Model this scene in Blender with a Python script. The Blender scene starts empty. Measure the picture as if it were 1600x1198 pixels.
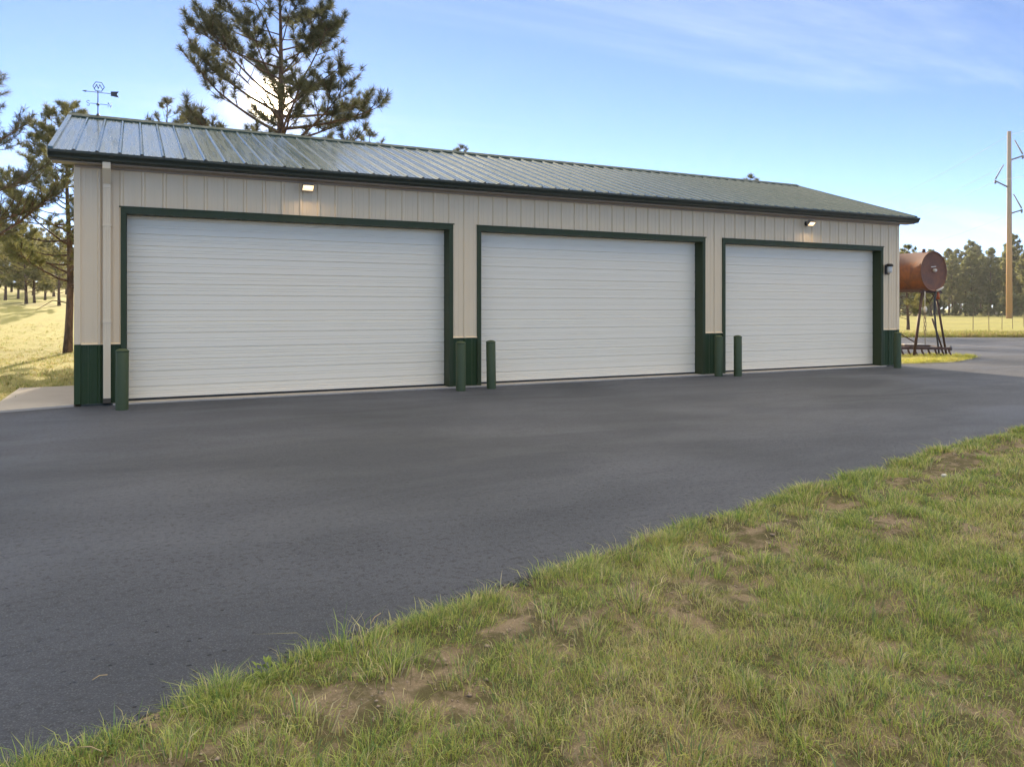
import bpy, bmesh, math, random
import numpy as np
from mathutils import Vector, Matrix
R = math.radians
random.seed(7)
rng = np.random.default_rng(11)
S = bpy.context.scene
COL = S.collection

# ------------------------------------------------------------------ camera, sky, sun, exposure
cam_d = bpy.data.cameras.new('camera')
cam_d.sensor_width = 36.0
cam_d.lens = 36.0 * 1193.67 / 1600.0
cam_d.shift_y = -(599.0 - 481.725) / 1600.0
cam_d.clip_start = 0.05
cam_d.clip_end = 5000
cam = bpy.data.objects.new('camera', cam_d)
COL.objects.link(cam)
cam.location = (0.7774, -13.1046, 1.4629)
cam.rotation_euler = (R(90), 0, -0.4603)
S.camera = cam

SUN_EL, SUN_AZ = R(14.6), math.atan2(0.1516, 0.9885)      # azimuth clockwise from +Y
sdir = Vector((math.sin(SUN_AZ) * math.cos(SUN_EL), math.cos(SUN_AZ) * math.cos(SUN_EL), math.sin(SUN_EL)))
W = bpy.data.worlds.new('World'); S.world = W; W.use_nodes = True
def build_world():
    nt = W.node_tree; N = nt.nodes; L = nt.links
    for n in list(N): N.remove(n)
    out = N.new('ShaderNodeOutputWorld')
    bg = N.new('ShaderNodeBackground'); bg.inputs['Strength'].default_value = 0.087
    sky = N.new('ShaderNodeTexSky'); sky.sky_type = 'NISHITA'; sky.sun_disc = False
    sky.sun_elevation = SUN_EL; sky.sun_rotation = SUN_AZ
    sky.altitude = 2200; sky.air_density = 0.33; sky.dust_density = 0.03; sky.ozone_density = 0.8
    tc = N.new('ShaderNodeTexCoord')
    sep = N.new('ShaderNodeSeparateXYZ'); L.new(tc.outputs['Generated'], sep.inputs[0])
    # bright warm cloud added overhead as fill light: noise on a flat layer far above, so it foreshortens towards the horizon
    zz = N.new('ShaderNodeMath'); zz.operation = 'MAXIMUM'; zz.inputs[1].default_value = 0.03; L.new(sep.outputs['Z'], zz.inputs[0])
    za = N.new('ShaderNodeMath'); za.operation = 'ADD'; za.inputs[1].default_value = 0.10; L.new(zz.outputs[0], za.inputs[0])
    comb = N.new('ShaderNodeCombineXYZ')
    for i, ax in enumerate('XY'):
        dv = N.new('ShaderNodeMath'); dv.operation = 'DIVIDE'
        L.new(sep.outputs[ax], dv.inputs[0]); L.new(za.outputs[0], dv.inputs[1]); L.new(dv.outputs[0], comb.inputs[i])
    mp = N.new('ShaderNodeMapping'); mp.inputs['Rotation'].default_value = (0, 0, R(24)); mp.inputs['Scale'].default_value = (0.45, 1.0, 1)
    mp.inputs['Location'].default_value = (-1.06, -16.43, 0)
    L.new(comb.outputs[0], mp.inputs[0])
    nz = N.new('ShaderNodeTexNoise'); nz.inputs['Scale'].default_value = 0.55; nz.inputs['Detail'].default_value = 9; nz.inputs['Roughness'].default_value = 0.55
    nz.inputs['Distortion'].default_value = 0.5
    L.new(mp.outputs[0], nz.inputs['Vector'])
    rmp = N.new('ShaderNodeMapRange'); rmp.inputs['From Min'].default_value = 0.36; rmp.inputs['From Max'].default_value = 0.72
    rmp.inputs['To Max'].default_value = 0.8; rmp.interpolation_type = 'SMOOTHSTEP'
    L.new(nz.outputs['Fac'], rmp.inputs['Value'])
    # the fill cloud is kept above the camera's view, faded out lower down all round
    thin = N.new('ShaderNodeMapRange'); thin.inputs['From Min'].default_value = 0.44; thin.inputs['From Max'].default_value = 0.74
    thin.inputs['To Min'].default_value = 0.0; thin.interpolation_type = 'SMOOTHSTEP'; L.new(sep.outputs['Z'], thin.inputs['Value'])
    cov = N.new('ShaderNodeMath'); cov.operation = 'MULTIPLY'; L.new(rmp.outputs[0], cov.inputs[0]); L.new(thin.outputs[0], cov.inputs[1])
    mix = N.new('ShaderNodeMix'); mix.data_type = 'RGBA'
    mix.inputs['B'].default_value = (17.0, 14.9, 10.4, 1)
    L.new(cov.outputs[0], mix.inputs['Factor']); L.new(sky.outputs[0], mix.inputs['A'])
    # faint white wisps lower down, all round
    mp2 = N.new('ShaderNodeMapping'); mp2.inputs['Rotation'].default_value = (0, 0, R(-14)); mp2.inputs['Scale'].default_value = (0.30, 1.0, 1); mp2.inputs['Location'].default_value = (3.4, 1.2, 0)
    L.new(comb.outputs[0], mp2.inputs[0])
    nz2 = N.new('ShaderNodeTexNoise'); nz2.inputs['Scale'].default_value = 0.85; nz2.inputs['Detail'].default_value = 9; nz2.inputs['Roughness'].default_value = 0.6; nz2.inputs['Distortion'].default_value = 0.6
    L.new(mp2.outputs[0], nz2.inputs['Vector'])
    r2_ = N.new('ShaderNodeMapRange'); r2_.inputs['From Min'].default_value = 0.50; r2_.inputs['From Max'].default_value = 0.78; r2_.inputs['To Max'].default_value = 0.42; r2_.interpolation_type = 'SMOOTHSTEP'
    L.new(nz2.outputs['Fac'], r2_.inputs['Value'])
    mixw = N.new('ShaderNodeMix'); mixw.data_type = 'RGBA'; mixw.inputs['B'].default_value = (2.9, 3.2, 3.5, 1)
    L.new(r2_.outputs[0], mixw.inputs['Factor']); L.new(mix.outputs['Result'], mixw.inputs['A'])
    # the sun itself, veiled, with its small aureole
    dp = N.new('ShaderNodeVectorMath'); dp.operation = 'DOT_PRODUCT'
    nrm = N.new('ShaderNodeVectorMath'); nrm.operation = 'NORMALIZE'; L.new(tc.outputs['Generated'], nrm.inputs[0])
    L.new(nrm.outputs[0], dp.inputs[0]); dp.inputs[1].default_value = sdir
    disc = N.new('ShaderNodeMapRange'); disc.inputs['From Min'].default_value = math.cos(R(1.6)); disc.inputs['From Max'].default_value = math.cos(R(0.9))
    disc.inputs['To Max'].default_value = 55.0
    L.new(dp.outputs['Value'], disc.inputs['Value'])
    au = N.new('ShaderNodeMapRange'); au.inputs['From Min'].default_value = math.cos(R(5.5)); au.inputs['From Max'].default_value = 1.0
    L.new(dp.outputs['Value'], au.inputs['Value'])
    pw = N.new('ShaderNodeMath'); pw.operation = 'POWER'; pw.inputs[1].default_value = 4.0; L.new(au.outputs[0], pw.inputs[0])
    ps = N.new('ShaderNodeMath'); ps.operation = 'MULTIPLY'; ps.inputs[1].default_value = 2.4; L.new(pw.outputs[0], ps.inputs[0])
    sm = N.new('ShaderNodeMath'); sm.operation = 'ADD'; L.new(disc.outputs[0], sm.inputs[0]); L.new(ps.outputs[0], sm.inputs[1])
    sc = N.new('ShaderNodeVectorMath'); sc.operation = 'SCALE'; sc.inputs[0].default_value = (1.0, 0.80, 0.52); L.new(sm.outputs[0], sc.inputs['Scale'])
    ad = N.new('ShaderNodeVectorMath'); ad.operation = 'ADD'; L.new(mixw.outputs['Result'], ad.inputs[0]); L.new(sc.outputs[0], ad.inputs[1])
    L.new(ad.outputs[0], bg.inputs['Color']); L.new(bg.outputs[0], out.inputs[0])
build_world()
sun_d = bpy.data.lights.new('sun', 'SUN'); sun_d.energy = 2.6; sun_d.angle = R(0.6); sun_d.color = (1.0, 0.80, 0.55)
sun = bpy.data.objects.new('sun', sun_d); COL.objects.link(sun)
sun.rotation_euler = (-sdir).to_track_quat('-Z', 'Y').to_euler(); sun.location = (4, 30, 12)
S.view_settings.view_transform = 'Standard'; S.view_settings.look = 'None'
S.view_settings.gamma = 1.0; S.view_settings.use_curve_mapping = False
S.view_settings.exposure = 2.28
S.render.engine = 'CYCLES'
S.cycles.max_bounces = 8; S.cycles.transparent_max_bounces = 8
S.cycles.use_denoising = True

# ------------------------------------------------------------------ helpers
def tag(o, label=None, cat=None, group=None, kind=None):
    if label: o['label'] = label
    if cat: o['category'] = cat
    if group: o['group'] = group
    if kind: o['kind'] = kind
    return o
def empty(name, loc=(0, 0, 0), rz=0.0, parent=None):
    o = bpy.data.objects.new(name, None); COL.objects.link(o)
    o.empty_display_size = 0.2; o.location = loc; o.rotation_euler = (0, 0, rz)
    if parent: o.parent = parent
    return o
class MB:
    """collects polygons, then links them as one mesh object"""
    def __init__(s): s.v = []; s.f = []; s.sm = []
    def add(s, vs, fs, smooth=False):
        b = len(s.v); s.v += [tuple(p) for p in vs]
        for f in fs: s.f.append(tuple(b + i for i in f)); s.sm.append(smooth)
    def box(s, x0, x1, y0, y1, z0, z1, M=None):
        vs = [(x, y, z) for x in (x0, x1) for y in (y0, y1) for z in (z0, z1)]
        if M is not None: vs = [M @ Vector(p) for p in vs]
        s.add(vs, [(0, 1, 3, 2), (4, 6, 7, 5), (0, 4, 5, 1), (2, 3, 7, 6), (0, 2, 6, 4), (1, 5, 7, 3)])
    def bar(s, a, b, w, h, up=(0, 0, 1)):
        a = Vector(a); b = Vector(b); d = (b - a).normalized(); u = Vector(up)
        x = d.cross(u)
        if x.length < 1e-4: x = d.cross(Vector((1, 0, 0)))
        x.normalize(); y = x.cross(d)
        vs = [p + x * (sx * w / 2) + y * (sy * h / 2) for p in (a, b) for sx, sy in ((-1, -1), (1, -1), (1, 1), (-1, 1))]
        s.add(vs, [(3, 2, 1, 0), (4, 5, 6, 7), (0, 1, 5, 4), (1, 2, 6, 5), (2, 3, 7, 6), (3, 0, 4, 7)])
    def tube(s, pts, rad, n=8, caps=True):
        pts = [Vector(p) for p in pts]
        if not hasattr(rad, '__len__'): rad = [rad] * len(pts)
        rings = []; ref = None
        for i, p in enumerate(pts):
            d = (pts[min(i + 1, len(pts) - 1)] - pts[max(i - 1, 0)])
            d = d.normalized() if d.length > 1e-9 else Vector((0, 0, 1))
            if ref is None: ref = Vector((1, 0, 0)) if abs(d.x) < 0.9 else Vector((0, 1, 0))
            x = (ref - d * ref.dot(d)).normalized(); ref = x; y = d.cross(x)
            rings.append([p + (x * math.cos(t) + y * math.sin(t)) * rad[i] for t in (2 * math.pi * k / n for k in range(n))])
        fs = []
        for i in range(len(pts) - 1):
            for k in range(n):
                fs.append((i * n + k, i * n + (k + 1) % n, (i + 1) * n + (k + 1) % n, (i + 1) * n + k))
        s.add([p for r in rings for p in r], fs, True)
        if caps:
            b = len(s.v) - len(pts) * n
            s.f.append(tuple(b + k for k in reversed(range(n)))); s.sm.append(False)
            s.f.append(tuple(b + (len(pts) - 1) * n + k for k in range(n))); s.sm.append(False)
    def lathe(s, prof, n=24, c=(0, 0)):
        vs = []; fs = []
        for r, z in prof:
            for k in range(n):
                t = 2 * math.pi * k / n; vs.append((c[0] + r * math.cos(t), c[1] + r * math.sin(t), z))
        for i in range(len(prof) - 1):
            for k in range(n): fs.append((i * n + k, i * n + (k + 1) % n, (i + 1) * n + (k + 1) % n, (i + 1) * n + k))
        s.add(vs, fs, True)
    def prism(s, poly, a, b, ax):
        """extrude polygon poly (in the two other axes) from a to b along ax"""
        def P(u, v, t): return {'x': (t, u, v), 'y': (u, t, v), 'z': (u, v, t)}[ax]
        n = len(poly)
        vs = [P(u, v, a) for u, v in poly] + [P(u, v, b) for u, v in poly]
        fs = [tuple(range(n))[::-1], tuple(range(n, 2 * n))] + [(i, (i + 1) % n, n + (i + 1) % n, n + i) for i in range(n)]
        s.add(vs, fs)
    def mesh(s, name):
        m = bpy.data.meshes.new(name); m.from_pydata(s.v, [], s.f)
        m.polygons.foreach_set('use_smooth', s.sm)
        bm = bmesh.new(); bm.from_mesh(m); bmesh.ops.recalc_face_normals(bm, faces=bm.faces); bm.to_mesh(m); bm.free()
        m.update(); return m
    def build(s, name, mat, parent=None, bevel=0.0):
        m = s.mesh(name); m.materials.append(mat)
        return link(name, m, parent, bevel)
def link(name, m, parent=None, bevel=0.0):
    o = bpy.data.objects.new(name, m); COL.objects.link(o)
    if parent: o.parent = parent
    if bevel:
        md = o.modifiers.new('bevel', 'BEVEL'); md.width = bevel; md.segments = 2; md.limit_method = 'ANGLE'; md.angle_limit = R(40)
    return o
def raw_mesh(name, V, F, mat, col=None, smooth=False):
    """numpy verts (n,3), faces (m,3) -> mesh; col = per-vertex rgb"""
    m = bpy.data.meshes.new(name); nv, nf = len(V), len(F); k = F.shape[1]
    m.vertices.add(nv); m.loops.add(nf * k); m.polygons.add(nf)
    m.vertices.foreach_set('co', np.ascontiguousarray(V, np.float32).ravel())
    m.loops.foreach_set('vertex_index', np.ascontiguousarray(F, np.int32).ravel())
    m.polygons.foreach_set('loop_start', np.arange(0, nf * k, k, dtype=np.int32))
    if smooth: m.polygons.foreach_set('use_smooth', np.ones(nf, bool))
    if col is not None:
        a = m.attributes.new('tint', 'FLOAT_COLOR', 'POINT')
        a.data.foreach_set('color', np.concatenate([col, np.ones((nv, 1))], 1).astype(np.float32).ravel())
    m.update(calc_edges=True); m.validate(); m.materials.append(mat); return m
def sn(x, y, wl, seed, n=7):
    """smooth pseudo-noise in about -1..1 at wavelength wl"""
    r = np.random.default_rng(seed); o = 0
    for _ in range(n):
        a = r.uniform(0, 6.283); k = 6.283 / wl * r.uniform(0.6, 1.7); p = r.uniform(0, 6.283)
        o = o + np.sin(k * (np.cos(a) * x + np.sin(a) * y) + p)
    return o / math.sqrt(n) * 0.9
def sst(t): t = np.clip(t, 0, 1); return t * t * (3 - 2 * t)

# ------------------------------------------------------------------ materials
class NT:
    def __init__(s, name):
        s.m = bpy.data.materials.new(name); s.m.use_nodes = True
        s.t = s.m.node_tree; s.N = s.t.nodes; s.L = s.t.links
        s.b = s.N['Principled BSDF']; s.out = s.N['Material Output']; s.tc = s.N.new('ShaderNodeTexCoord')
    def set(s, **k):
        for a, v in k.items(): s.b.inputs[a.replace('_', ' ')].default_value = v
        return s
    def noise(s, scale, detail=4, rough=0.55, stretch=None, dist=0.0, coord='Object', rot=0.0):
        n = s.N.new('ShaderNodeTexNoise'); n.inputs['Scale'].default_value = scale; n.inputs['Detail'].default_value = detail
        n.inputs['Roughness'].default_value = rough; n.inputs['Distortion'].default_value = dist
        src = s.tc.outputs[coord]
        if stretch:
            mp = s.N.new('ShaderNodeMapping'); mp.inputs['Scale'].default_value = stretch; mp.inputs['Rotation'].default_value = (0, 0, rot)
            s.L.new(src, mp.inputs[0]); src = mp.outputs[0]
        s.L.new(src, n.inputs['Vector']); return n.outputs['Fac']
    def voro(s, scale, feature='F1', rnd=1.0):
        n = s.N.new('ShaderNodeTexVoronoi'); n.inputs['Scale'].default_value = scale; n.feature = feature; n.inputs['Randomness'].default_value = rnd
        s.L.new(s.tc.outputs['Object'], n.inputs['Vector']); return n.outputs['Distance']
    def ramp(s, fac, a, b, lo=0.0, hi=1.0, smooth=True):
        n = s.N.new('ShaderNodeMapRange'); n.inputs['From Min'].default_value = lo; n.inputs['From Max'].default_value = hi
        n.inputs['To Min'].default_value = a; n.inputs['To Max'].default_value = b
        if smooth: n.interpolation_type = 'SMOOTHSTEP'
        s.L.new(fac, n.inputs['Value']); return n.outputs[0]
    def mix(s, fac, A, B, mode='MIX'):
        n = s.N.new('ShaderNodeMix'); n.data_type = 'RGBA'; n.blend_type = mode
        for k, v in (('Factor', fac), ('A', A), ('B', B)):
            if isinstance(v, (int, float)): n.inputs[k].default_value = v
            elif isinstance(v, tuple): n.inputs[k].default_value = v if len(v) == 4 else v + (1,)
            else: s.L.new(v, n.inputs[k])
        return n.outputs['Result']
    def math(s, op, a, b):
        n = s.N.new('ShaderNodeMath'); n.operation = op
        for i, v in enumerate((a, b)):
            if isinstance(v, (int, float)): n.inputs[i].default_value = v
            else: s.L.new(v, n.inputs[i])
        return n.outputs[0]
    def color(s, c): s.L.new(c, s.b.inputs['Base Color']); return s
    def rough(s, c): s.L.new(c, s.b.inputs['Roughness']); return s
    def bump(s, h, strength=0.3, dist=0.01):
        n = s.N.new('ShaderNodeBump'); n.inputs['Strength'].default_value = strength; n.inputs['Distance'].default_value = dist
        s.L.new(h, n.inputs['Height']); s.L.new(n.outputs[0], s.b.inputs['Normal']); return s

def painted_metal(name, c, rough=0.4, var=0.12, streak=True, wave=0.0, spec=0.5, coat=0.0):
    t = NT(name); d = tuple(x * (1 - var) for x in c); e = tuple(min(1, x * (1 + var * 0.6)) for x in c)
    n1 = t.noise(1.3, 5, 0.6); n2 = t.noise(6, 6, 0.7, stretch=(3, 3, 0.12)) if streak else t.noise(5, 5, 0.7)
    cc = t.mix(n1, d, e)
    cc = t.mix(t.ramp(n2, 0, 0.35 if streak else 0.0, 0.5, 0.8), cc, tuple(x * 0.80 for x in c))
    t.color(cc); t.set(Coat_Weight=coat, Coat_Roughness=0.10, Coat_IOR=1.5)
    t.rough(t.ramp(t.noise(5, 4, 0.5, stretch=(3, 0.15, 0.3)), rough - 0.06, rough + 0.08, 0.3, 0.7)); t.set(Specular_IOR_Level=spec)
    if wave: t.bump(t.noise(1.7, 2, 0.5, stretch=(1.6, 0.5, 1.6)), wave, 0.02)
    return t.m
M = {}
M['siding'] = painted_metal('beige siding paint', (0.77, 0.605, 0.385), 0.42, 0.05)
M['downspout'] = painted_metal('cream downspout paint', (0.77, 0.635, 0.44), 0.5, 0.06, spec=0.3)
M['green'] = painted_metal('green trim paint', (0.036, 0.050, 0.018), 0.5, 0.2, spec=0.3)
M['wainscot'] = painted_metal('green wainscot paint', (0.028, 0.052, 0.013), 0.5, 0.25, spec=0.3)
M['gutter'] = painted_metal('dark green gutter paint', (0.024, 0.031, 0.019), 0.35, 0.15)
M['roof'] = painted_metal('green roof metal', (0.018, 0.060, 0.054), 0.26, 0.04, streak=False, wave=0.07, spec=0.5, coat=0.55)
M['ridge'] = painted_metal('green ridge metal', (0.026, 0.050, 0.046), 0.55, 0.10, spec=0.25)
M['soffit'] = painted_metal('tan soffit', (0.36, 0.30, 0.24), 0.5, 0.08)
M['seal'] = NT('black rubber seal').set(Base_Color=(0.015, 0.015, 0.015, 1), Roughness=0.7).m
def m_door():
    t = NT('white door enamel')
    n = t.noise(1.1, 4); d = t.noise(2.5, 6, 0.7, stretch=(0.25, 1, 5))
    c = t.mix(n, (0.88, 0.765, 0.575), (0.91, 0.805, 0.625))
    c = t.mix(t.ramp(d, 0, 0.22, 0.5, 0.85), c, (0.62, 0.58, 0.52))
    t.color(c); t.set(Roughness=0.42)
    t.bump(t.noise(220, 2, 0.5, stretch=(1, 1, 1)), 0.05, 0.002); return t.m
M['door'] = m_door()
def m_bollard():
    t = NT('weathered green bollard paint')
    n = t.noise(4, 6, 0.7, stretch=(1, 1, 0.4)); c = t.mix(n, (0.033, 0.054, 0.017), (0.053, 0.073, 0.023))
    c = t.mix(t.ramp(t.noise(14, 6, 0.75), 0, 0.7, 0.60, 0.72), c, (0.13, 0.15, 0.10))
    t.color(c).set(Roughness=0.6); t.bump(t.noise(60, 3), 0.2, 0.003); return t.m
M['bollard'] = m_bollard()
def m_asphalt():
    t = NT('sealed asphalt')
    big = t.noise(0.28, 5, 0.55, dist=0.4); st = t.noise(0.9, 5, 0.6, stretch=(0.4, 1.1, 1), rot=R(-14), dist=0.5)
    fine = t.noise(140, 3, 0.7); mid = t.noise(28, 4, 0.7)
    c = t.mix(t.ramp(big, 0, 1, 0.34, 0.66), (0.032, 0.038, 0.055), (0.074, 0.081, 0.108))
    c = t.mix(t.ramp(st, 0, 0.22, 0.45, 0.70), c, (0.042, 0.047, 0.060))
    c = t.mix(t.ramp(fine, 0, 0.7, 0.50, 0.75), c, (0.155, 0.165, 0.185))
    c = t.mix(t.ramp(t.noise(24, 4, 0.7), 0, 0.85, 0.49, 0.64), c, (0.028, 0.032, 0.041))
    c = t.mix(t.ramp(t.voro(75), 0.55, 0, 0.10, 0.40), c, (0.15, 0.16, 0.18))
    v = t.voro(11.0)
    pits = t.ramp(v, 1, 0, 0.06, 0.13); sel = t.ramp(t.noise(0.8, 3), 0, 1, 0.48, 0.62)
    c = t.mix(t.math('MULTIPLY', pits, sel), c, (0.014, 0.014, 0.016))
    c = t.mix(t.ramp(t.noise(55, 2, 0.6), 0, 0.6, 0.69, 0.75), c, (0.20, 0.19, 0.18))
    t.color(c); t.rough(t.ramp(st, 0.58, 0.76, 0.35, 0.65))
    h = t.math('ADD', t.math('MULTIPLY', fine, 0.5), t.math('MULTIPLY', mid, 0.6))
    h = t.math('SUBTRACT', h, t.math('MULTIPLY', pits, 0.8))
    t.bump(h, 1.0, 0.02); return t.m
M['asphalt'] = m_asphalt()
def m_concrete():
    t = NT('worn concrete')
    c = t.mix(t.noise(1.5, 6, 0.65), (0.36, 0.32, 0.28), (0.50, 0.46, 0.41)); c = t.mix(t.ramp(t.noise(40, 4), 0, 0.5, 0.55, 0.75), c, (0.28, 0.25, 0.22))
    t.color(c).set(Roughness=0.85); t.bump(t.noise(90, 4), 0.35, 0.006); return t.m
M['concrete'] = m_concrete()
def m_ground():
    t = NT('dry grassland soil')
    g = t.mix(t.noise(0.09, 6, 0.6), (0.36, 0.325, 0.12), (0.255, 0.285, 0.085))
    g = t.mix(t.ramp(t.noise(0.6, 6, 0.7), 0, 0.6, 0.45, 0.72), g, (0.20, 0.20, 0.07))
    g = t.mix(t.ramp(t.noise(7, 5, 0.7), 0, 0.5, 0.4, 0.75), g, (0.46, 0.36, 0.18))
    soil = t.mix(t.noise(2.2, 6, 0.65), (0.15, 0.112, 0.072), (0.36, 0.285, 0.20))
    soil = t.mix(t.ramp(t.noise(70, 4, 0.7), 0, 0.7, 0.5, 0.72), soil, (0.46, 0.37, 0.29))
    soil = t.mix(t.ramp(t.noise(5, 5, 0.6), 0, 0.85, 0.42, 0.56), soil, (0.095, 0.088, 0.040))
    sp = t.N.new('ShaderNodeSeparateXYZ'); t.L.new(t.tc.outputs['Object'], sp.inputs[0])
    near = t.ramp(sp.outputs['Y'], 1, 0, -7.0, -4.0)          # the verge across the drive is bare soil under its tufts
    t.color(t.mix(near, g, soil)).set(Roughness=0.95, Specular_IOR_Level=0.15)
    h = t.math('ADD', t.noise(12, 5, 0.7), t.math('MULTIPLY', t.noise(80, 4, 0.7), 0.4)); t.bump(h, 0.7, 0.05); return t.m
M['ground'] = m_ground()
def m_leaf(name, trans=0.35, sat=1.0, rough=0.6):
    t = NT(name); t.N.remove(t.b)
    at = t.N.new('ShaderNodeAttribute'); at.attribute_name = 'tint'
    d = t.N.new('ShaderNodeBsdfDiffuse'); tr = t.N.new('ShaderNodeBsdfTranslucent'); mx = t.N.new('ShaderNodeMixShader'); mx.inputs[0].default_value = trans
    t.L.new(at.outputs['Color'], d.inputs[0]); t.L.new(at.outputs['Color'], tr.inputs[0])
    t.L.new(d.outputs[0], mx.inputs[1]); t.L.new(tr.outputs[0], mx.inputs[2])
    gl = t.N.new('ShaderNodeBsdfGlossy'); gl.inputs['Roughness'].default_value = 0.45; gl.inputs['Color'].default_value = (1, 1, 1, 1)
    m2 = t.N.new('ShaderNodeMixShader'); m2.inputs[0].default_value = 0.04
    t.L.new(mx.outputs[0], m2.inputs[1]); t.L.new(gl.outputs[0], m2.inputs[2]); t.L.new(m2.outputs[0], t.out.inputs[0]); return t.m
M['grass'] = m_leaf('grass blades', 0.45)
M['needles'] = m_leaf('pine needles', 0.5)
def m_bark():
    t = NT('pine bark'); n = t.noise(7, 6, 0.7, stretch=(1, 1, 0.25))
    c = t.mix(t.ramp(n, 0, 1, 0.35, 0.7), (0.055, 0.038, 0.028), (0.21, 0.13, 0.085)); t.color(c).set(Roughness=0.9); t.bump(n, 0.8, 0.04); return t.m
M['bark'] = m_bark()
def m_pole():
    t = NT('treated pole wood'); n = t.noise(3, 6, 0.7, stretch=(2, 2, 0.05))
    sp = t.N.new('ShaderNodeSeparateXYZ'); t.L.new(t.tc.outputs['Object'], sp.inputs[0])
    w = t.ramp(sp.outputs['Z'], 0, 1, 7, 18)                       # the upper pole is weathered grey
    c = t.mix(n, (0.36, 0.20, 0.085), (0.52, 0.32, 0.16)); g = t.mix(n, (0.20, 0.17, 0.14), (0.34, 0.30, 0.26))
    t.color(t.mix(w, c, g)).set(Roughness=0.85); return t.m
M['pole'] = m_pole()
def m_rust(name, a, b, top=None):
    t = NT(name); n = t.noise(3.2, 7, 0.7, dist=0.6); n2 = t.noise(18, 6, 0.7)
    c = t.mix(t.ramp(n, 0, 1, 0.35, 0.65), a, b); c = t.mix(t.ramp(n2, 0, 0.6, 0.5, 0.75), c, (0.10, 0.045, 0.03))
    if top:
        sp = t.N.new('ShaderNodeSeparateXYZ'); t.L.new(t.tc.outputs['Object'], sp.inputs[0])
        e = t.math('ADD', sp.outputs['Z'], t.math('MULTIPLY', n, 0.35))
        c = t.mix(t.ramp(e, 0, 0.85, top[1], top[1] + 0.22), c, top[0])
    t.color(c).set(Roughness=0.62, Metallic=0.15); t.bump(n2, 0.2, 0.006); return t.m
M['rust'] = m_rust('rusty tank steel', (0.25, 0.088, 0.030), (0.13, 0.055, 0.032), ((0.145, 0.09, 0.085), 2.90))
M['rust_cap'] = m_rust('rusty tank end steel', (0.20, 0.080, 0.038), (0.115, 0.055, 0.036))
M['rust_dark'] = m_rust('dark rusted iron', (0.09, 0.042, 0.030), (0.055, 0.032, 0.028))
def flat(name, c, r=0.6, metal=0.0):
    t = NT(name); n = t.noise(20, 4); t.color(t.mix(n, tuple(x * 0.8 for x in c), tuple(min(1, x * 1.15) for x in c))).set(Roughness=r, Metallic=metal); return t.m
M['cable'] = flat('grey cable', (0.30, 0.31, 0.33), 0.8)
M['iron'] = flat('black wrought iron', (0.055, 0.055, 0.066), 0.5, 0.3)
M['rubber'] = flat('black hose rubber', (0.02, 0.02, 0.022), 0.5)
M['pale'] = flat('pale plastic', (0.62, 0.58, 0.52), 0.5)
M['steel'] = flat('galvanised steel', (0.14, 0.15, 0.17), 0.6, 0.1)
M['rope'] = flat('frayed rope fibre', (0.30, 0.24, 0.15), 0.95)
M['valve'] = flat('orange valve paint', (0.42, 0.10, 0.03), 0.5)
M['bronze'] = flat('dark bronze lamp metal', (0.045, 0.037, 0.030), 0.45, 0.5)
M['frost'] = flat('frosted lamp glass', (0.66, 0.62, 0.54), 0.3)
M['straw'] = flat('dry straw stem', (0.44, 0.34, 0.20), 0.9)
M['stone'] = flat('granite pebble', (0.34, 0.265, 0.205), 0.9)
M['crumb'] = flat('asphalt crumb', (0.085, 0.083, 0.085), 0.9)
M['shed'] = flat('dark stained boards', (0.030, 0.026, 0.030), 0.8)
def m_emit(name, c, s):
    t = NT(name); t.set(Base_Color=(0.8, 0.75, 0.6, 1), Roughness=0.3); t.b.inputs['Emission Color'].default_value = c + (1,); t.b.inputs['Emission Strength'].default_value = s; return t.m
M['lens'] = m_emit('lit lamp glass', (1.0, 0.66, 0.30), 0.42)
M['bulb'] = m_emit('lit lamp tube', (1.0, 0.80, 0.48), 1.2)

# ------------------------------------------------------------------ layout of the ground
LX = 18.288            # facade length, building depth
BW = 7.315
verge = [(-24, -17.5), (-16, -15.6), (-9, -13.6), (-4, -11.9), (-1.5, -10.95), (0.2, -10.30), (0.76, -10.07), (0.98, -9.97), (1.22, -9.86), (1.45, -9.75), (1.82, -9.67), (2.17, -9.59), (2.43, -9.48),
         (2.76, -9.36), (3.34, -9.24), (4.04, -8.98), (4.62, -8.86), (5.55, -8.60), (6.48, -8.41), (7.6, -8.12), (8.5, -7.92), (10.26, -7.67),
         (13, -7.5), (18, -7.9), (26, -9.5), (38, -13), (52, -18)]
back = [(60, 1.0), (50, 5.8), (41.07, 9.97), (35.8, 12.5), (30, 15.3), (26, 17), (19.3, 17), (19.0, 8.0), (18.31, 7.2), (18.31, -0.012), (-0.012, -0.012), (-0.9, -0.34), (-3, -1.1), (-8, -3.0), (-24, -9)]
def resample(pl, step, amp, wl, seed):
    out = []
    for (x0, y0), (x1, y1) in zip(pl[:-1], pl[1:]):
        n = max(1, int(math.hypot(x1 - x0, y1 - y0) / step))
        out += [(x0 + (x1 - x0) * i / n, y0 + (y1 - y0) * i / n) for i in range(n)]
    out.append(pl[-1]); a = np.array(out)
    d = sn(a[:, 0], a[:, 1], wl, seed) * amp + sn(a[:, 0], a[:, 1], wl * 0.28, seed + 1) * amp * 0.6
    a[:, 1] += d; return a
near_edge = np.concatenate([np.array(verge[:3]), resample(verge[3:23], 0.06, 0.045, 0.60, 5) - np.array([0, 0.045]), np.array(verge[23:])])
poly = np.concatenate([near_edge, np.array(back)])
def in_poly(x, y, P):
    r = np.zeros(np.shape(x), bool); j = len(P) - 1
    for i in range(len(P)):
        xi, yi = P[i]; xj, yj = P[j]
        if yi != yj: r ^= ((yi > y) != (yj > y)) & (x < (xj - xi) * (y - yi) / (yj - yi) + xi)
        j = i
    return r
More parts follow.
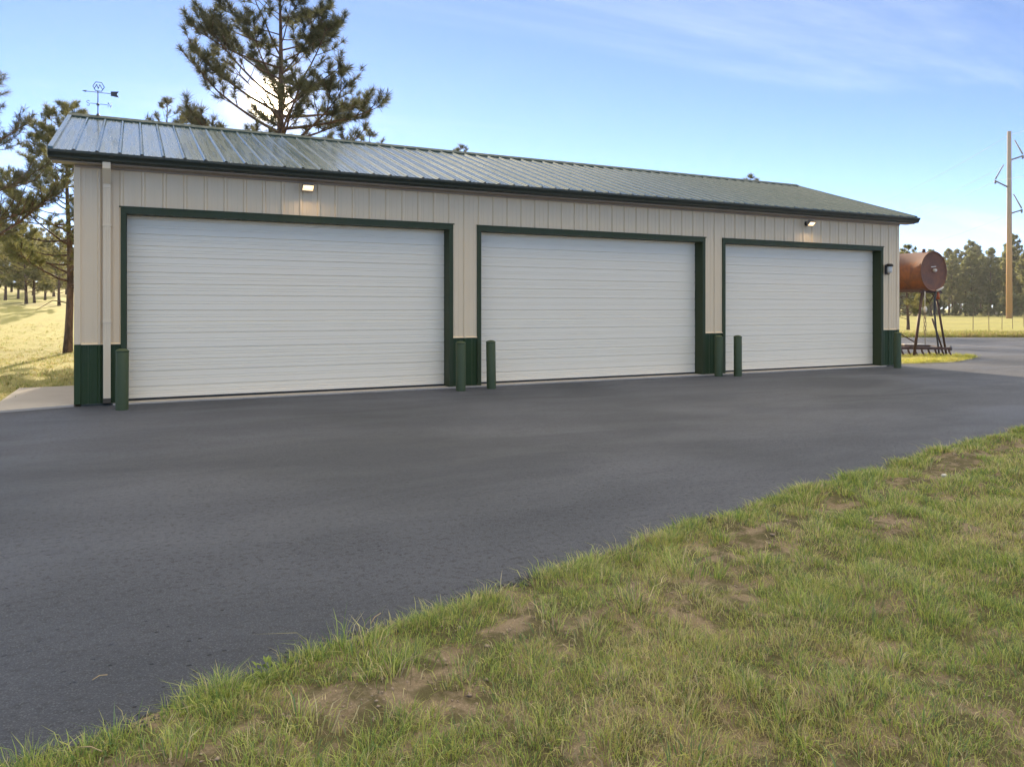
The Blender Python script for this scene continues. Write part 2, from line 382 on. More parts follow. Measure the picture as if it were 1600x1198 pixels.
def dist_line(x, y, P):
    d = np.full(np.shape(x), 1e9)
    for (x0, y0), (x1, y1) in zip(P[:-1], P[1:]):
        vx, vy = x1 - x0, y1 - y0; t = np.clip(((x - x0) * vx + (y - y0) * vy) / (vx * vx + vy * vy + 1e-12), 0, 1)
        d = np.minimum(d, np.hypot(x - x0 - t * vx, y - y0 - t * vy))
    return d
poly_c = np.array(verge + back); ring_c = np.vstack([poly_c, poly_c[:1]])
slab = [(-1.06, -0.398), (-1.06, 3.15), (-0.012, 3.15), (-0.012, -0.02)]
def hz(x, y):
    """terrain height"""
    x = np.asarray(x, float); y = np.asarray(y, float)
    hill = 2.3 * sst((y - 13) / 62) * sst((26 - x) / 24) + 4.6 * sst((y - 78) / 110) * sst((40 - x) / 40)
    ro = (0.05 * sn(x, y, 9, 3) + 0.10 * sn(x, y, 31, 4)) * sst((np.hypot(x - 9, y - 3) - 20) / 25)
    bumps = 0.026 * sn(x, y, 0.9, 21) + 0.014 * sn(x, y, 0.42, 22)
    dl = dist_line(x, y, ring_c); ins = in_poly(x, y, poly_c)
    edge = sst(dl / 0.14)
    bld = (x > -0.1) & (x < LX + 0.1) & (y > -0.1) & (y < BW + 0.1)
    sl = (x > -1.15) & (x < 0.1) & (y > -0.5) & (y < 3.25)
    z = np.where(ins, np.where(dl < 0.17, -0.014, -0.06), -0.004 + (hill + ro + bumps + 0.016) * edge)
    return np.where(bld | sl, -0.05, z)
def graded(c0, c1, step, far, g=1.16):
    a = list(np.arange(c0, c1, step)); s = step; hi = a[-1]; lo = a[0]
    while hi < far: s *= g; hi += s; a.append(hi)
    s = step
    while lo > -far: s *= g; lo -= s; a.insert(0, lo)
    return np.array(a)
gx = graded(-3, 15, 0.16, 1500); gy = graded(-13.5, -5, 0.16, 1500)
GX, GY = np.meshgrid(gx, gy, indexing='ij'); GZ = hz(GX, GY)
nx, ny = GX.shape; idx = np.arange(nx * ny).reshape(nx, ny)
F = np.stack([idx[:-1, :-1], idx[1:, :-1], idx[1:, 1:], idx[:-1, 1:]], -1).reshape(-1, 4)
g = link('ground', raw_mesh('ground', np.stack([GX, GY, GZ], -1).reshape(-1, 3), F, M['ground'], smooth=True)); tag(g, kind='structure')

# asphalt: one sheet with a broken edge and real thickness
bm = bmesh.new(); tv = [bm.verts.new((x, y, 0.0)) for x, y in poly]
es = [bm.edges.new((tv[i], tv[(i + 1) % len(tv)])) for i in range(len(tv))]
bmesh.ops.triangle_fill(bm, use_beauty=True, use_dissolve=False, edges=es)
bv = [bm.verts.new((x, y, -0.075)) for x, y in poly]
for i in range(len(tv)):
    j = (i + 1) % len(tv); bm.faces.new((tv[i], bv[i], bv[j], tv[j]))
bmesh.ops.recalc_face_normals(bm, faces=bm.faces)
me = bpy.data.meshes.new('driveway'); bm.to_mesh(me); bm.free(); me.materials.append(M['asphalt'])
tag(link('driveway', me), kind='structure')
b = MB(); b.prism([(x, y) for x, y in slab], -0.12, 0.035, 'z'); tag(b.build('path', M['concrete'], bevel=0.008), kind='structure')
# concrete floor edge that shows under the doors
b = MB(); xs = np.arange(0.5, 17.85, 0.11); fr = -0.075 + 0.012 * sn(xs, xs * 0, 1.2, 31) + 0.010 * sn(xs, xs * 0, 0.3, 32)
b.prism([(float(x), float(y)) for x, y in zip(xs, fr)] + [(17.8, 0.5), (0.5, 0.5)], -0.12, 0.022, 'z')
tag(b.build('concrete_floor', M['concrete']), kind='structure')
# raised grassy strip round the tank
isl = [(18.40, 0.42), (19.3, 0.26), (20.1, 0.16), (20.8, 0.12), (21.7, 0.42), (22.9, 0.95), (23.5, 1.4), (23.2, 2.1), (22.2, 2.55), (21.0, 3.0), (19.6, 3.5), (18.40, 3.9)]
b = MB(); c = (20.8, 1.7)
r1 = isl; r2 = [(c[0] + (x - c[0]) * 0.85, c[1] + (y - c[1]) * 0.8) for x, y in isl]
vs = [(x, y, -0.02) for x, y in r1] + [(x, y, 0.045) for x, y in r2] + [(c[0], c[1], 0.06)]; n = len(isl)
b.add(vs, [(i, (i + 1) % n, n + (i + 1) % n, n + i) for i in range(n)] + [(n + i, n + (i + 1) % n, 2 * n) for i in range(n)], True)
tag(b.build('grass_strip', M['ground']), kind='structure')

# ------------------------------------------------------------------ the garage
G = tag(empty('metal_garage'), 'long beige metal garage with three white doors and green roof', 'garage')
WT = 3.60; WS = 0.914; HD = 3.016; REC = 0.22
DO = [(0.605, 6.055), (6.54, 11.98), (12.47, 17.70)]      # outer edges of the door trims
FT = 0.08
PITCH = (5.133 - 3.775) / (BW / 2 + 0.275); RIB = 0.2985
def rib_prof(x, off, h=0.028, w=0.030):
    u = (x - off) % RIB; u = min(u, RIB - u)
    if u < w * 0.45: r = h
    elif u < w: r = h * (w - u) / (w * 0.55)
    else:
        r = 0.0
        for q in (0.105, ):
            if abs(u - q) < 0.012: r = 0.005
    return r
PB = [0, 0.0135, 0.030, 0.0925, 0.0935, 0.1165, 0.1175]
def breaks(x0, x1, off, extra=()):
    k0 = math.floor((x0 - off) / RIB) - 1; pts = {x0, x1}
    k = k0
    while off + k * RIB < x1 + RIB:
        for p in PB:
            for sgn in (-1, 1):
                q = off + k * RIB + sgn * p
                if x0 < q < x1: pts.add(round(q, 5))
        k += 1
    for e in extra:
        if x0 < e < x1: pts.add(e)
    return sorted(pts)
SOFF = 0.32
def in_door(x): return any(a < x < b for a, b in DO)
edges = [e for d in DO for e in d]
strip_edges = [0.05] + [SOFF + RIB * 0.5 + RIB * k for k in range(-1, 62)]
strip_edges = sorted({round(e, 4) for e in strip_edges if 0.05 <= e < LX - 0.1} | {LX - 0.05})
def siding_strip(x0, x1, zf, mat, name):
    b = MB(); bp = breaks(x0, x1, SOFF, edges)
    for a, c in zip(bp[:-1], bp[1:]):
        r = zf(0.5 * (a + c))
        if r is None: continue
        ya, yc = -rib_prof(a + 1e-6, SOFF), -rib_prof(c - 1e-6, SOFF)
        b.add([(a, ya, r[0]), (c, yc, r[0]), (c, yc, r[1]), (a, ya, r[1])], [(0, 1, 2, 3)])
    if b.f: b.build(name, mat, G)
for x0, x1 in zip(strip_edges[:-1], strip_edges[1:]):
    siding_strip(x0 + 0.0006, x1 - 0.0006, lambda x: (HD - 0.01, WT) if in_door(x) else (WS + 0.012, WT), M['siding'], 'siding_panel')
    siding_strip(x0 + 0.0006, x1 - 0.0006, lambda x: None if in_door(x) else (0.03, WS), M['wainscot'], 'wainscot_panel')
b = MB()                                               # backing walls behind the skin, ends and rear
posts = [(0.0, DO[0][0] + FT), (DO[0][1] - FT, DO[1][0] + FT), (DO[1][1] - FT, DO[2][0] + FT), (DO[2][1] - FT, LX)]
for x0, x1 in posts: b.box(x0 + 0.004, x1 - 0.004, 0.012, 0.30, 0.0, WT)
for d0, d1 in DO: b.box(d0 + FT - 0.002, d1 - FT + 0.002, 0.014, 0.30, HD - 0.10, WT - 0.003)
b.build('wall', M['siding'], G)
gab = [(0.012, 0.0), (BW, 0.0), (BW, WT), (BW / 2, WT + BW / 2 * PITCH - 0.01), (0.012, WT)]
for x0, x1 in ((0.0, 0.10), (LX - 0.10, LX)):
    b = MB(); b.prism([(y, z) for y, z in gab], x0, x1, 'x'); b.build('end_wall', M['siding'], G)
b = MB(); b.box(0.1, LX - 0.1, BW - 0.1, BW - 0.003, 0, WT); b.build('rear_wall', M['siding'], G)
for x0, x1 in ((-0.014, 0.075), (LX - 0.075, LX + 0.014)):
    b = MB(); b.box(x0, x1, -0.026, 0.09, WS + 0.008, WT); b.build('corner_trim', M['siding'], G, 0.006)
    b = MB(); b.box(x0, x1, -0.026, 0.09, 0.028, WS + 0.004); b.build('corner_trim', M['wainscot'], G, 0.006)
for x0, x1 in ((0.076, DO[0][0]), (DO[0][1], DO[1][0]), (DO[1][1], DO[2][0]), (DO[2][1], LX - 0.076)):
    b = MB(); b.prism([(0.0, WS + 0.010), (0.0, WS + 0.028), (-0.012, WS + 0.018), (-0.030, WS + 0.010), (-0.030, WS + 0.002), (-0.026, WS + 0.002)], x0 + 0.003, x1 - 0.003, 'x')
    b.build('drip_flashing', M['siding'], G)
    b = MB(); b.box(x0 + 0.003, x1 - 0.003, -0.03, 0.0, 0.004, 0.028); b.build('base_trim', M['gutter'], G)
def door_prof():
    """section face, bottom to top: (z, depth)"""
    pr = [(0.0, 0.012), (0.009, 0.0)]
    def groove(z, w, d): return [(z - w / 2, 0.0), (z - w / 4, d), (z + w / 4, d), (z + w / 2, 0.0)]
    for z, w, d in ((0.070, 0.017, 0.006), (0.107, 0.017, 0.006), (0.180, 0.024, 0.017), (0.280, 0.017, 0.006), (0.320, 0.017, 0.006), (0.420, 0.024, 0.017), (0.490, 0.017, 0.006), (0.530, 0.017, 0.006)):
        pr += groove(z, w, d)
    return pr + [(0.588, 0.0), (0.5985, 0.012)]
for di, (d0, d1) in enumerate(DO):
    D = empty('garage_door', (0, 0, 0), 0, G)
    D['label'] = ['widest looking left white sectional garage door', 'middle white sectional garage door', 'right white sectional garage door'][di]
    a, c = d0 + FT, d1 - FT
    wv = c - a - 0.012
    b = MB(); pr = door_prof()
    vs = []; n = len(pr)
    for x in (0, wv):
        vs += [(x, d, z) for z, d in pr] + [(x, 0.05, 0.5985), (x, 0.05, 0.0)]
    m = n + 2
    b.add(vs, [(i, i + 1, m + i + 1, m + i) for i in range(m - 1)] + [(m - 1, 0, m, 2 * m - 1), tuple(range(m)), tuple(range(m, 2 * m))])
    me = b.mesh('door_section'); me.materials.append(M['door'])
    for k in range(5):
        o = link('door_section', me, D); o.location = (a + 0.006, REC + random.uniform(-0.002, 0.002), 0.052 + 0.598 * k)
    b = MB(); b.box(a + 0.006, c - 0.006, REC - 0.006, REC + 0.05, 0.023, 0.052); b.build('bottom_seal', M['seal'], D)
    # frame: face flange plus reveal board
    b = MB(); b.box(d0, d1, -0.030, 0.010, HD - 0.105, HD); b.box(a, c, 0.0115, REC + 0.06, HD - 0.105, HD - 0.090); b.box(d0 - 0.02, d1 + 0.02, -0.040, -0.031, HD - 0.016, HD + 0.006); b.build('header_trim', M['green'], D)
    for s in (0, 1):
        x0, x1 = (d0, a) if s == 0 else (c, d1)
        b = MB(); b.box(x0, x1, -0.029, 0.012, 0.02, HD - 0.106)
        r0, r1 = (a - 0.012, a) if s == 0 else (c, c + 0.012)
        b.box(r0, r1, 0.0125, REC + 0.06, 0.022, HD - 0.106); b.build('jamb_trim', M['green'], D, 0.003)
b = MB(); b.box(0.12, LX - 0.12, REC + 0.5, REC + 0.52, 0.03, WT); b.build('inner_partition', M['shed'], G)

# roof: one panel per rib, front slope; sheets on the rear slope
OE, OG = 0.275, 0.315
def zroof(y): return 3.775 + (y + OE) * PITCH
nrm = Vector((0, -PITCH, 1)).normalized()
def roof_strip(x0, x1, off):
    b = MB(); bp = breaks(x0, x1, off)
    y0, y1 = -OE - 0.035, BW / 2 - 0.02
    ys = [y0, y1]
    top = []
    for x in bp:
        h = rib_prof(x + (1e-6 if x < 0.5 * (x0 + x1) else -1e-6), off, 0.022, 0.024)
        top.append([Vector((x, y, zroof(y))) + nrm * h for y in ys])
    n = len(bp)
    vs = [r[0] for r in top] + [r[1] for r in top] + [r[0] - nrm * 0.0015 - Vector((0, 0, 0.001)) for r in top]
    b.add(vs, [(i, i + 1, n + i + 1, n + i) for i in range(n - 1)] + [(i, 2 * n + i, 2 * n + i + 1, i + 1) for i in range(n - 1)])
    return b
re = [-OG] + [-0.0 + RIB * (k + 0.5) for k in range(-1, 64)]
re = [e for e in re if -OG <= e < LX + OG - 0.05] + [LX + OG]
for x0, x1 in zip(re[:-1], re[1:]): roof_strip(x0 + 0.0005, x1 - 0.0005, 0.0).build('roof_panel', M['roof'], G)
b = MB()
ye = BW + OE
for k in range(62):
    x0 = -OG + k * (LX + 2 * OG) / 62; x1 = -OG + (k + 1) * (LX + 2 * OG) / 62 - 0.001
    zb = lambda y: zroof(BW - y)
    b.add([(x0, BW / 2 + 0.02, zb(BW / 2 + 0.02)), (x1, BW / 2 + 0.02, zb(BW / 2 + 0.02)), (x1, ye, zb(ye)), (x0, ye, zb(ye))], [(0, 1, 2, 3)])
    b.bar((x0 + 0.02, BW / 2 + 0.1, zb(BW / 2 + 0.1) + 0.01), (x0 + 0.02, ye, zb(ye) + 0.01), 0.05, 0.025)
b.build('rear_roof', M['roof'], G)
b = MB(); zr = zroof(BW / 2)                           # roof deck under the sheets
b.prism([(-OE + 0.01, 3.725), (BW / 2, zr - 0.035), (BW + OE - 0.01, 3.725), (BW + OE - 0.01, 3.70), (BW / 2, zr - 0.10), (-OE + 0.01, 3.70)], -OG + 0.02, LX + OG - 0.02, 'x'); b.build('roof_deck', M['soffit'], G)
b = MB(); w = 0.17
b.prism([(BW / 2 - w, zr - w * PITCH + 0.030), (BW / 2 - 0.03, zr + 0.042), (BW / 2, zr + 0.052), (BW / 2 + 0.03, zr + 0.042), (BW / 2 + w, zr - w * PITCH + 0.030), (BW / 2 + w, zr - w * PITCH + 0.004), (BW / 2, zr + 0.03), (BW / 2 - w, zr - w * PITCH + 0.004)], -OG - 0.01, LX + OG + 0.01, 'x'); b.build('ridge_cap', M['ridge'], G)
for x0, x1 in ((-OG - 0.012, -OG + 0.055), (LX + OG - 0.055, LX + OG + 0.012)):
    for s in (0, 1):
        f = (lambda y: y) if s == 0 else (lambda y: BW - y)
        ya, yb = -OE - 0.03, BW / 2 - w - 0.002
        b = MB(); b.prism([(f(ya), zroof(ya) + 0.034), (f(yb), zroof(yb) + 0.034), (f(yb), zroof(yb) - 0.10), (f(ya), zroof(ya) - 0.10)], x0, x1, 'x'); b.build('rake_trim', M['roof'] if s == 0 else M['ridge'], G)
b = MB(); b.box(-OG + 0.01, LX + OG - 0.01, -OE + 0.005, -OE + 0.02, 3.615, 3.735); b.build('fascia', M['gutter'], G)
b = MB(); b.box(-OG + 0.03, LX + OG - 0.03, -OE + 0.021, -0.001, 3.602, 3.615); b.box(0.0, LX, -0.045, -0.0265, 3.565, 3.601); b.build('soffit', M['soffit'], G)
gy0 = -OE + 0.003                                      # ogee gutter, an open trough
gp = [(gy0, 3.745), (gy0, 3.625), (gy0 - 0.055, 3.622), (gy0 - 0.080, 3.640), (gy0 - 0.085, 3.665), (gy0 - 0.100, 3.690), (gy0 - 0.122, 3.712), (gy0 - 0.126, 3.745), (gy0 - 0.117, 3.748), (gy0 - 0.113, 3.720), (gy0 - 0.092, 3.697), (gy0 - 0.076, 3.668), (gy0 - 0.070, 3.645), (gy0 - 0.05, 3.632), (gy0 - 0.008, 3.634), (gy0 - 0.008, 3.745)]
b = MB(); b.prism(gp, -OG + 0.002, LX + OG - 0.002, 'x'); b.build('gutter', M['gutter'], G)
for x in (-OG + 0.0015, LX + OG - 0.0095):
    b = MB(); b.prism(gp[:8], x - 0.004, x + 0.006, 'x'); b.build('gutter_end', M['gutter'], G)
# downspout
dx0, dx1 = 0.370, 0.476
P = empty('downspout', (0, 0, 0), 0, G)
b = MB(); b.prism([(-0.33, 3.626), (-0.255, 3.626), (-0.255, 3.56), (-0.035, 3.36), (-0.035, 3.27), (-0.115, 3.27), (-0.115, 3.33), (-0.33, 3.53)], dx0, dx1, 'x'); b.build('elbow', M['downspout'], P, 0.006)
b = MB(); b.box(dx0 + 0.004, dx1 - 0.004, -0.112, -0.036, 0.11, 3.269)
for xx in (dx0 + 0.03, dx0 + 0.053, dx0 + 0.076): b.box(xx - 0.004, xx + 0.004, -0.1165, -0.1125, 0.11, 3.268)
b.build('pipe', M['downspout'], P, 0.004)
b = MB(); b.prism([(-0.036, 0.109), (-0.112, 0.109), (-0.16, 0.045), (-0.125, 0.025), (-0.036, 0.06)], dx0 + 0.001, dx1 - 0.001, 'x'); b.build('outlet', M['seal'], P)
for z in (2.7, 1.25):
    b = MB(); b.box(dx0 - 0.02, dx1 + 0.02, -0.040, -0.020, z, z + 0.03); b.box(dx0 - 0.002, dx1 + 0.002, -0.119, -0.041, z, z + 0.03); b.build('strap', M['downspout'], P)

# ------------------------------------------------------------------ things on and before the garage
def m_bol():
    b = MB(); r = 0.086
    b.lathe([(r, -0.05), (r, 0.85), (r - 0.004, 0.858), (r - 0.02, 0.872), (r - 0.05, 0.881), (0.0005, 0.885)], 28)
    me = b.mesh('bollard'); me.materials.append(M['bollard']); return me
bol_me = m_bol()
def m_capring():
    b = MB(); r = 0.0875; b.lathe([(r, 0.835), (r + 0.002, 0.838), (r + 0.002, 0.852), (r - 0.003, 0.859)], 28); me = b.mesh('cap_rim'); me.materials.append(M['bollard']); return me
rim_me = m_capring()
for (x, y), lab in zip([(0.632, -0.72), (5.987, -0.55), (6.627, -0.46), (12.072, -0.34), (12.467, -0.50), (17.595, -0.50)],
        ['green steel bollard in front of the downspout side of the left door',
         'faded green bollard before the narrow wall between left and middle doors',
         'green bollard standing against the left edge of the middle white door',
         'green bollard before the narrow wall between middle and right doors',
         'dark green bollard standing against the left edge of the right white door',
         'green bollard at the far corner of the garage nearest the rusty tank']):
    o = link('bollard', bol_me); o.location = (x, y, 0); o.rotation_euler = (random.uniform(-.012, .012), random.uniform(-.012, .012), random.uniform(0, 6))
    tag(o, lab, 'bollard', 'green bollards before the garage')
    c = link('cap_rim', rim_me, o)
def floodlight(x, z, lab):
    t = tag(empty('floodlight', (x, -0.0, z)), lab, 'floodlight', 'lit floodlights under the eave')
    b = MB(); b.lathe([(0.055, 0.0), (0.055, 0.022), (0.045, 0.03), (0.001, 0.03)], 18)
    o = b.build('mount', M['bronze'], t); o.rotation_euler = (R(90), 0, 0); o.location = (0, -0.02, 0)
    b = MB(); b.tube([(0, -0.045, 0), (0, -0.09, 0.0), (0, -0.115, 0.015)], 0.017, 10); b.build('arm', M['bronze'], t)
    h = empty('lamp_head', (0, -0.15, 0.02), 0, t); h.rotation_euler = (R(48), 0, 0); h.scale = (0.86, 0.86, 0.86)
    b = MB(); f = [(-0.115, 0.0), (0.115, 0.0), (0.085, 0.085), (-0.085, 0.085)]      # tapered housing, opening forward
    vs = [(-.108, -.06, -.072), (.108, -.06, -.072), (.108, -.06, .072), (-.108, -.06, .072), (-.075, .05, -.045), (.075, .05, -.045), (.075, .05, .045), (-.075, .05, .045)]
    b.add(vs, [(4, 5, 6, 7), (0, 1, 5, 4), (1, 2, 6, 5), (2, 3, 7, 6), (3, 0, 4, 7)])
    for x0, x1, z0, z1 in ((-.114, .114, .064, .078), (-.114, .114, -.078, -.064), (-.114, -.1, -.0638, .0638), (.1, .114, -.0638, .0638)): b.box(x0, x1, -0.070, -0.058, z0, z1)
    b.build('housing', M['soffit'], h)
    b = MB(); b.box(-0.0995, 0.0995, -0.064, -0.059, -0.0635, 0.0635); b.build('lens', M['lens'], h)
    b = MB(); b.tube([(-0.055, -0.066, 0.018), (0.055, -0.066, 0.018)], 0.016, 10); b.build('bulb', M['bulb'], h)
    ld = bpy.data.lights.new('floodlight_lamp', 'AREA'); ld.shape = 'RECTANGLE'; ld.size = 0.19; ld.size_y = 0.12; ld.energy = 0.8; ld.color = (1.0, 0.74, 0.42)
    lo = bpy.data.objects.new('floodlight_lamp', ld); COL.objects.link(lo); lo.parent = h; lo.location = (0, -0.085, 0); lo.rotation_euler = (R(-90), 0, 0)
    return t
floodlight(3.39, 3.49, 'lit floodlight on the siding above the left garage door')
floodlight(15.02, 3.46, 'lit floodlight on the siding above the right garage door')
t = tag(empty('wall_lantern', (17.80, 0, 2.46)), 'small dark lantern with frosted jar on the wall right of the last door', 'lantern')
b = MB(); b.box(-0.05, 0.05, -0.045, -0.021, -0.15, 0.10); b.build('back_plate', M['bronze'], t, 0.008)
b = MB(); b.lathe([(0.001, 0.125), (0.05, 0.122), (0.085, 0.10), (0.088, 0.055), (0.001, 0.055)], 20); o = b.build('cap', M['bronze'], t); o.location = (0, -0.125, 0)
b = MB(); b.lathe([(0.052, 0.054), (0.06, 0.02), (0.06, -0.07), (0.045, -0.105), (0.001, -0.112)], 20); o = b.build('glass_jar', M['frost'], t); o.location = (0, -0.125, 0)
b = MB(); b.tube([(0, -0.046, -0.13), (0, -0.10, -0.145), (0, -0.125, -0.125)], 0.008, 8); b.build('arm', M['bronze'], t)

# weather vane on the ridge
V = tag(empty('weather_vane', (0.167, BW / 2, zr + 0.04)), 'black arrow weather vane with hexagon emblem on the left end of the ridge', 'weather vane')
b = MB(); b.tube([(0, 0, 0), (0, 0, 0.49)], 0.009, 8); b.lathe([(0.001, -0.02), (0.04, -0.01), (0.02, 0.04), (0.009, 0.05)], 12); b.build('pole', M['iron'], V)
b = MB(); b.lathe([(0.001, 0.195), (0.018, 0.20), (0.030, 0.215), (0.034, 0.232), (0.012, 0.236), (0.009, 0.26)], 14); b.build('hub', M['iron'], V)
b = MB(); b.tube([(-0.13, 0, 0.232), (0.16, 0, 0.232)], 0.005, 6); b.build('compass_arm', M['iron'], V)
b = MB(); b.tube([(0, -0.14, 0.226), (0, 0.14, 0.226)], 0.005, 6); b.build('compass_arm', M['iron'], V)
def strokes(pts, w, name):
    b = MB()
    for p, q in zip(pts[:-1], pts[1:]): b.bar((p[0], 0, p[1]), (q[0], 0, q[1]), 0.006, w, up=(0, 1, 0)) if False else b.prism(stroke_poly(p, q, w), -0.003, 0.003, 'y')
    return b.build(name, M['iron'], V)
def stroke_poly(p, q, w):
    dx, dz = q[0] - p[0], q[1] - p[1]; l = math.hypot(dx, dz); nx_, nz_ = -dz / l * w / 2, dx / l * w / 2; ex, ez = dx / l * w * 0.3, dz / l * w * 0.3
    return [(p[0] - ex + nx_, p[1] - ez + nz_), (q[0] + ex + nx_, q[1] + ez + nz_), (q[0] + ex - nx_, q[1] + ez - nz_), (p[0] - ex - nx_, p[1] - ez - nz_)]
def arcpts(cx, cz, r, a0, a1, n=7): return [(cx + r * math.cos(R(a0 + (a1 - a0) * i / n)), cz + r * math.sin(R(a0 + (a1 - a0) * i / n))) for i in range(n + 1)]
sx, sz = -0.165, 0.232
strokes(arcpts(sx, sz + 0.023, 0.024, 30, 270, 8) + arcpts(sx, sz - 0.025, 0.024, 90, -150, 8)[1:], 0.009, 'letter_s')
sx = 0.20
strokes([(sx - 0.026, sz - 0.045), (sx - 0.026, sz + 0.045), (sx + 0.026, sz - 0.045), (sx + 0.026, sz + 0.045)], 0.009, 'letter_n')
ab = MB(); az = 0.455
ab.tube([(-0.20, 0, az), (0.28, 0, az)], 0.006, 8)
ab.prism([(-0.27, az), (-0.19, az + 0.020), (-0.205, az), (-0.19, az - 0.020)], -0.004, 0.004, 'y')
ab.prism([(0.22, az + 0.042), (0.25, az + 0.046), (0.36, az + 0.058), (0.325, az), (0.36, az - 0.058), (0.25, az - 0.046), (0.22, az - 0.042)], -0.004, 0.004, 'y')
ab.build('arrow', M['iron'], V)
hc = 0.565; hr = 0.098
hexp = [(0.012 + hr * math.cos(R(60 * k)), hc + hr * math.sin(R(60 * k))) for k in range(7)]
strokes(hexp, 0.012, 'hexagon')
strokes([(-0.062, hc - 0.048), (-0.020, hc + 0.040), (0.006, hc - 0.040), (0.032, hc + 0.040), (0.076, hc - 0.040)], 0.013, 'emblem_zigzag')
b = MB(); b.tube([(0, 0, 0.46), (0, 0, 0.482)], 0.010, 8); b.build('emblem_stem', M['iron'], V)

# ------------------------------------------------------------------ rusty tank on its stand
T = tag(empty('fuel_tank', (0, 0, 0)), 'rusty cylindrical tank lying on a tall pipe stand beyond the garage', 'tank')
tx, tyy, tz, tr, tl = 22.40, 1.87, 2.576, 0.60, 2.7
def ring_tube(prof, name, mat):
    b = MB(); n = 40
    vs = [(tx + r * math.cos(2 * math.pi * k / n), tyy + yy, tz + r * math.sin(2 * math.pi * k / n)) for r, yy in prof for k in range(n)]
    b.add(vs, [(i * n + k, i * n + (k + 1) % n, (i + 1) * n + (k + 1) % n, (i + 1) * n + k) for i in range(len(prof) - 1) for k in range(n)], True)
    return b.build(name, mat, T)
ring_tube([(tr, 0.012), (tr + 0.004, 0.02), (tr, 0.03), (tr, 1.33), (tr + 0.005, 1.34), (tr + 0.005, 1.36), (tr, 1.37), (tr, tl - 0.012)], 'tank_shell', M['rust'])
ring_tube([(0.001, 0.035), (tr - 0.06, 0.030), (tr - 0.02, 0.022), (tr - 0.012, 0.0), (tr + 0.008, 0.0), (tr + 0.008, 0.014), (tr, 0.014)], 'end_cap', M['rust_cap'])
ring_tube([(0.001, tl - 0.035), (tr - 0.06, tl - 0.03), (tr - 0.02, tl - 0.022), (tr - 0.012, tl), (tr + 0.008, tl), (tr + 0.008, tl - 0.014), (tr, tl - 0.014)], 'end_cap', M['rust_cap'])
b = MB(); b.bar((tx - 0.12, tyy + 0.012, tz + 0.13), (tx + 0.10, tyy + 0.012, tz + 0.15), 0.012, 0.022); b.build('gauge_plate', M['pale'], T)
b = MB(); b.tube([(tx + 0.02, tyy + 0.035, tz + 0.03), (tx + 0.02, tyy - 0.05, tz + 0.03)], 0.045, 12); b.tube([(tx + 0.02, tyy - 0.051, tz + 0.03), (tx + 0.02, tyy - 0.07, tz + 0.03)], 0.026, 10); b.build('plug', M['pale'], T)
b = MB(); b.tube([(tx - 0.12, tyy + 0.25, tz + tr - 0.02), (tx - 0.12, tyy + 0.25, tz + tr + 0.09)], 0.05, 12); b.build('filler_cap', M['rust_dark'], T)
zb_ = tz - tr
for yy in (0.12, tl - 0.25):
    y = tyy + yy
    b = MB(); b.bar((tx - 0.50, y, zb_ - 0.02), (tx + 0.50, y, zb_ - 0.02), 0.07, 0.06); b.build('cradle', M['rust_dark'], T)
    b = MB(); b.tube([(tx - 0.36, y, zb_ + 0.02), (21.50, y - 0.10 if yy < 1 else y + 0.1, -0.02)], 0.042, 10); b.build('leg', M['rust_dark'], T)
    b = MB(); b.tube([(tx + 0.24, y, zb_ + 0.02), (23.02, y - 0.10 if yy < 1 else y + 0.1, -0.02)], 0.032, 10); b.build('leg', M['rust_dark'], T)
    b = MB(); b.tube([(tx + 0.10, y + 0.01, 1.15), (22.96, y, 0.22)], 0.026, 8); b.build('brace', M['rust_dark'], T)
for xx in (tx - 0.40, tx + 0.36):
    b = MB(); b.bar((xx, tyy + 0.05, zb_ + 0.025), (xx, tyy + tl - 0.1, zb_ + 0.025), 0.06, 0.06); b.build('rail', M['rust_dark'], T)
b = MB(); b.tube([(21.62, tyy + 0.0, 0.42), (21.85, tyy + tl - 0.3, 1.5)], 0.018, 8); b.build('brace', M['rust_dark'], T)
b = MB(); b.tube([(21.75, tyy + tl - 0.25, 1.2), (21.40, tyy + tl - 0.2, 0.0)], 0.018, 8); b.build('brace', M['rust_dark'], T)
b = MB(); b.tube([(tx - 0.36, tyy + 0.10, zb_ - 0.05), (tx - 0.10, tyy + 0.08, zb_ - 0.36), (tx + 0.12, tyy + 0.06, zb_ - 0.05)], 0.016, 8); b.build('brace', M['rust_dark'], T)
b = MB(); b.tube([(tx + 0.02, tyy + 0.09, zb_ - 0.05), (tx + 0.36, tyy + 0.06, zb_ - 0.44)], 0.014, 8); b.build('brace', M['rust_dark'], T)
b = MB(); b.tube([(tx + 0.10, tyy + 0.02, zb_ - 0.03), (tx + 0.04, tyy - 0.03, zb_ - 0.10), (tx - 0.05, tyy - 0.05, zb_ - 0.22), (tx - 0.06, tyy - 0.06, zb_ - 0.7), (tx - 0.01, tyy - 0.06, 0.9), (tx + 0.06, tyy - 0.07, 0.45), (tx + 0.10, tyy - 0.09, 0.10), (tx + 0.05, tyy - 0.2, 0.07)], 0.026, 10); b.build('hose', M['rubber'], T)
b = MB(); b.tube([(tx + 0.11, tyy + 0.0, zb_ + 0.01), (tx + 0.30, tyy - 0.04, zb_ + 0.09), (tx + 0.36, tyy - 0.05, zb_ + 0.13)], [0.034, 0.030, 0.02], 10); b.build('nozzle', M['pale'], T)
b = MB(); b.tube([(tx + 0.21, tyy + 0.02, zb_ - 0.02), (tx + 0.21, tyy + 0.01, zb_ - 0.24)], [0.03, 0.055], 10); b.build('valve', M['valve'], T)
rp = tag(empty('hanging_rope', (21.95, tyy - 0.02, 0)), 'frayed rope hanging under the rusty tank near its thick front leg', 'rope')
b = MB()
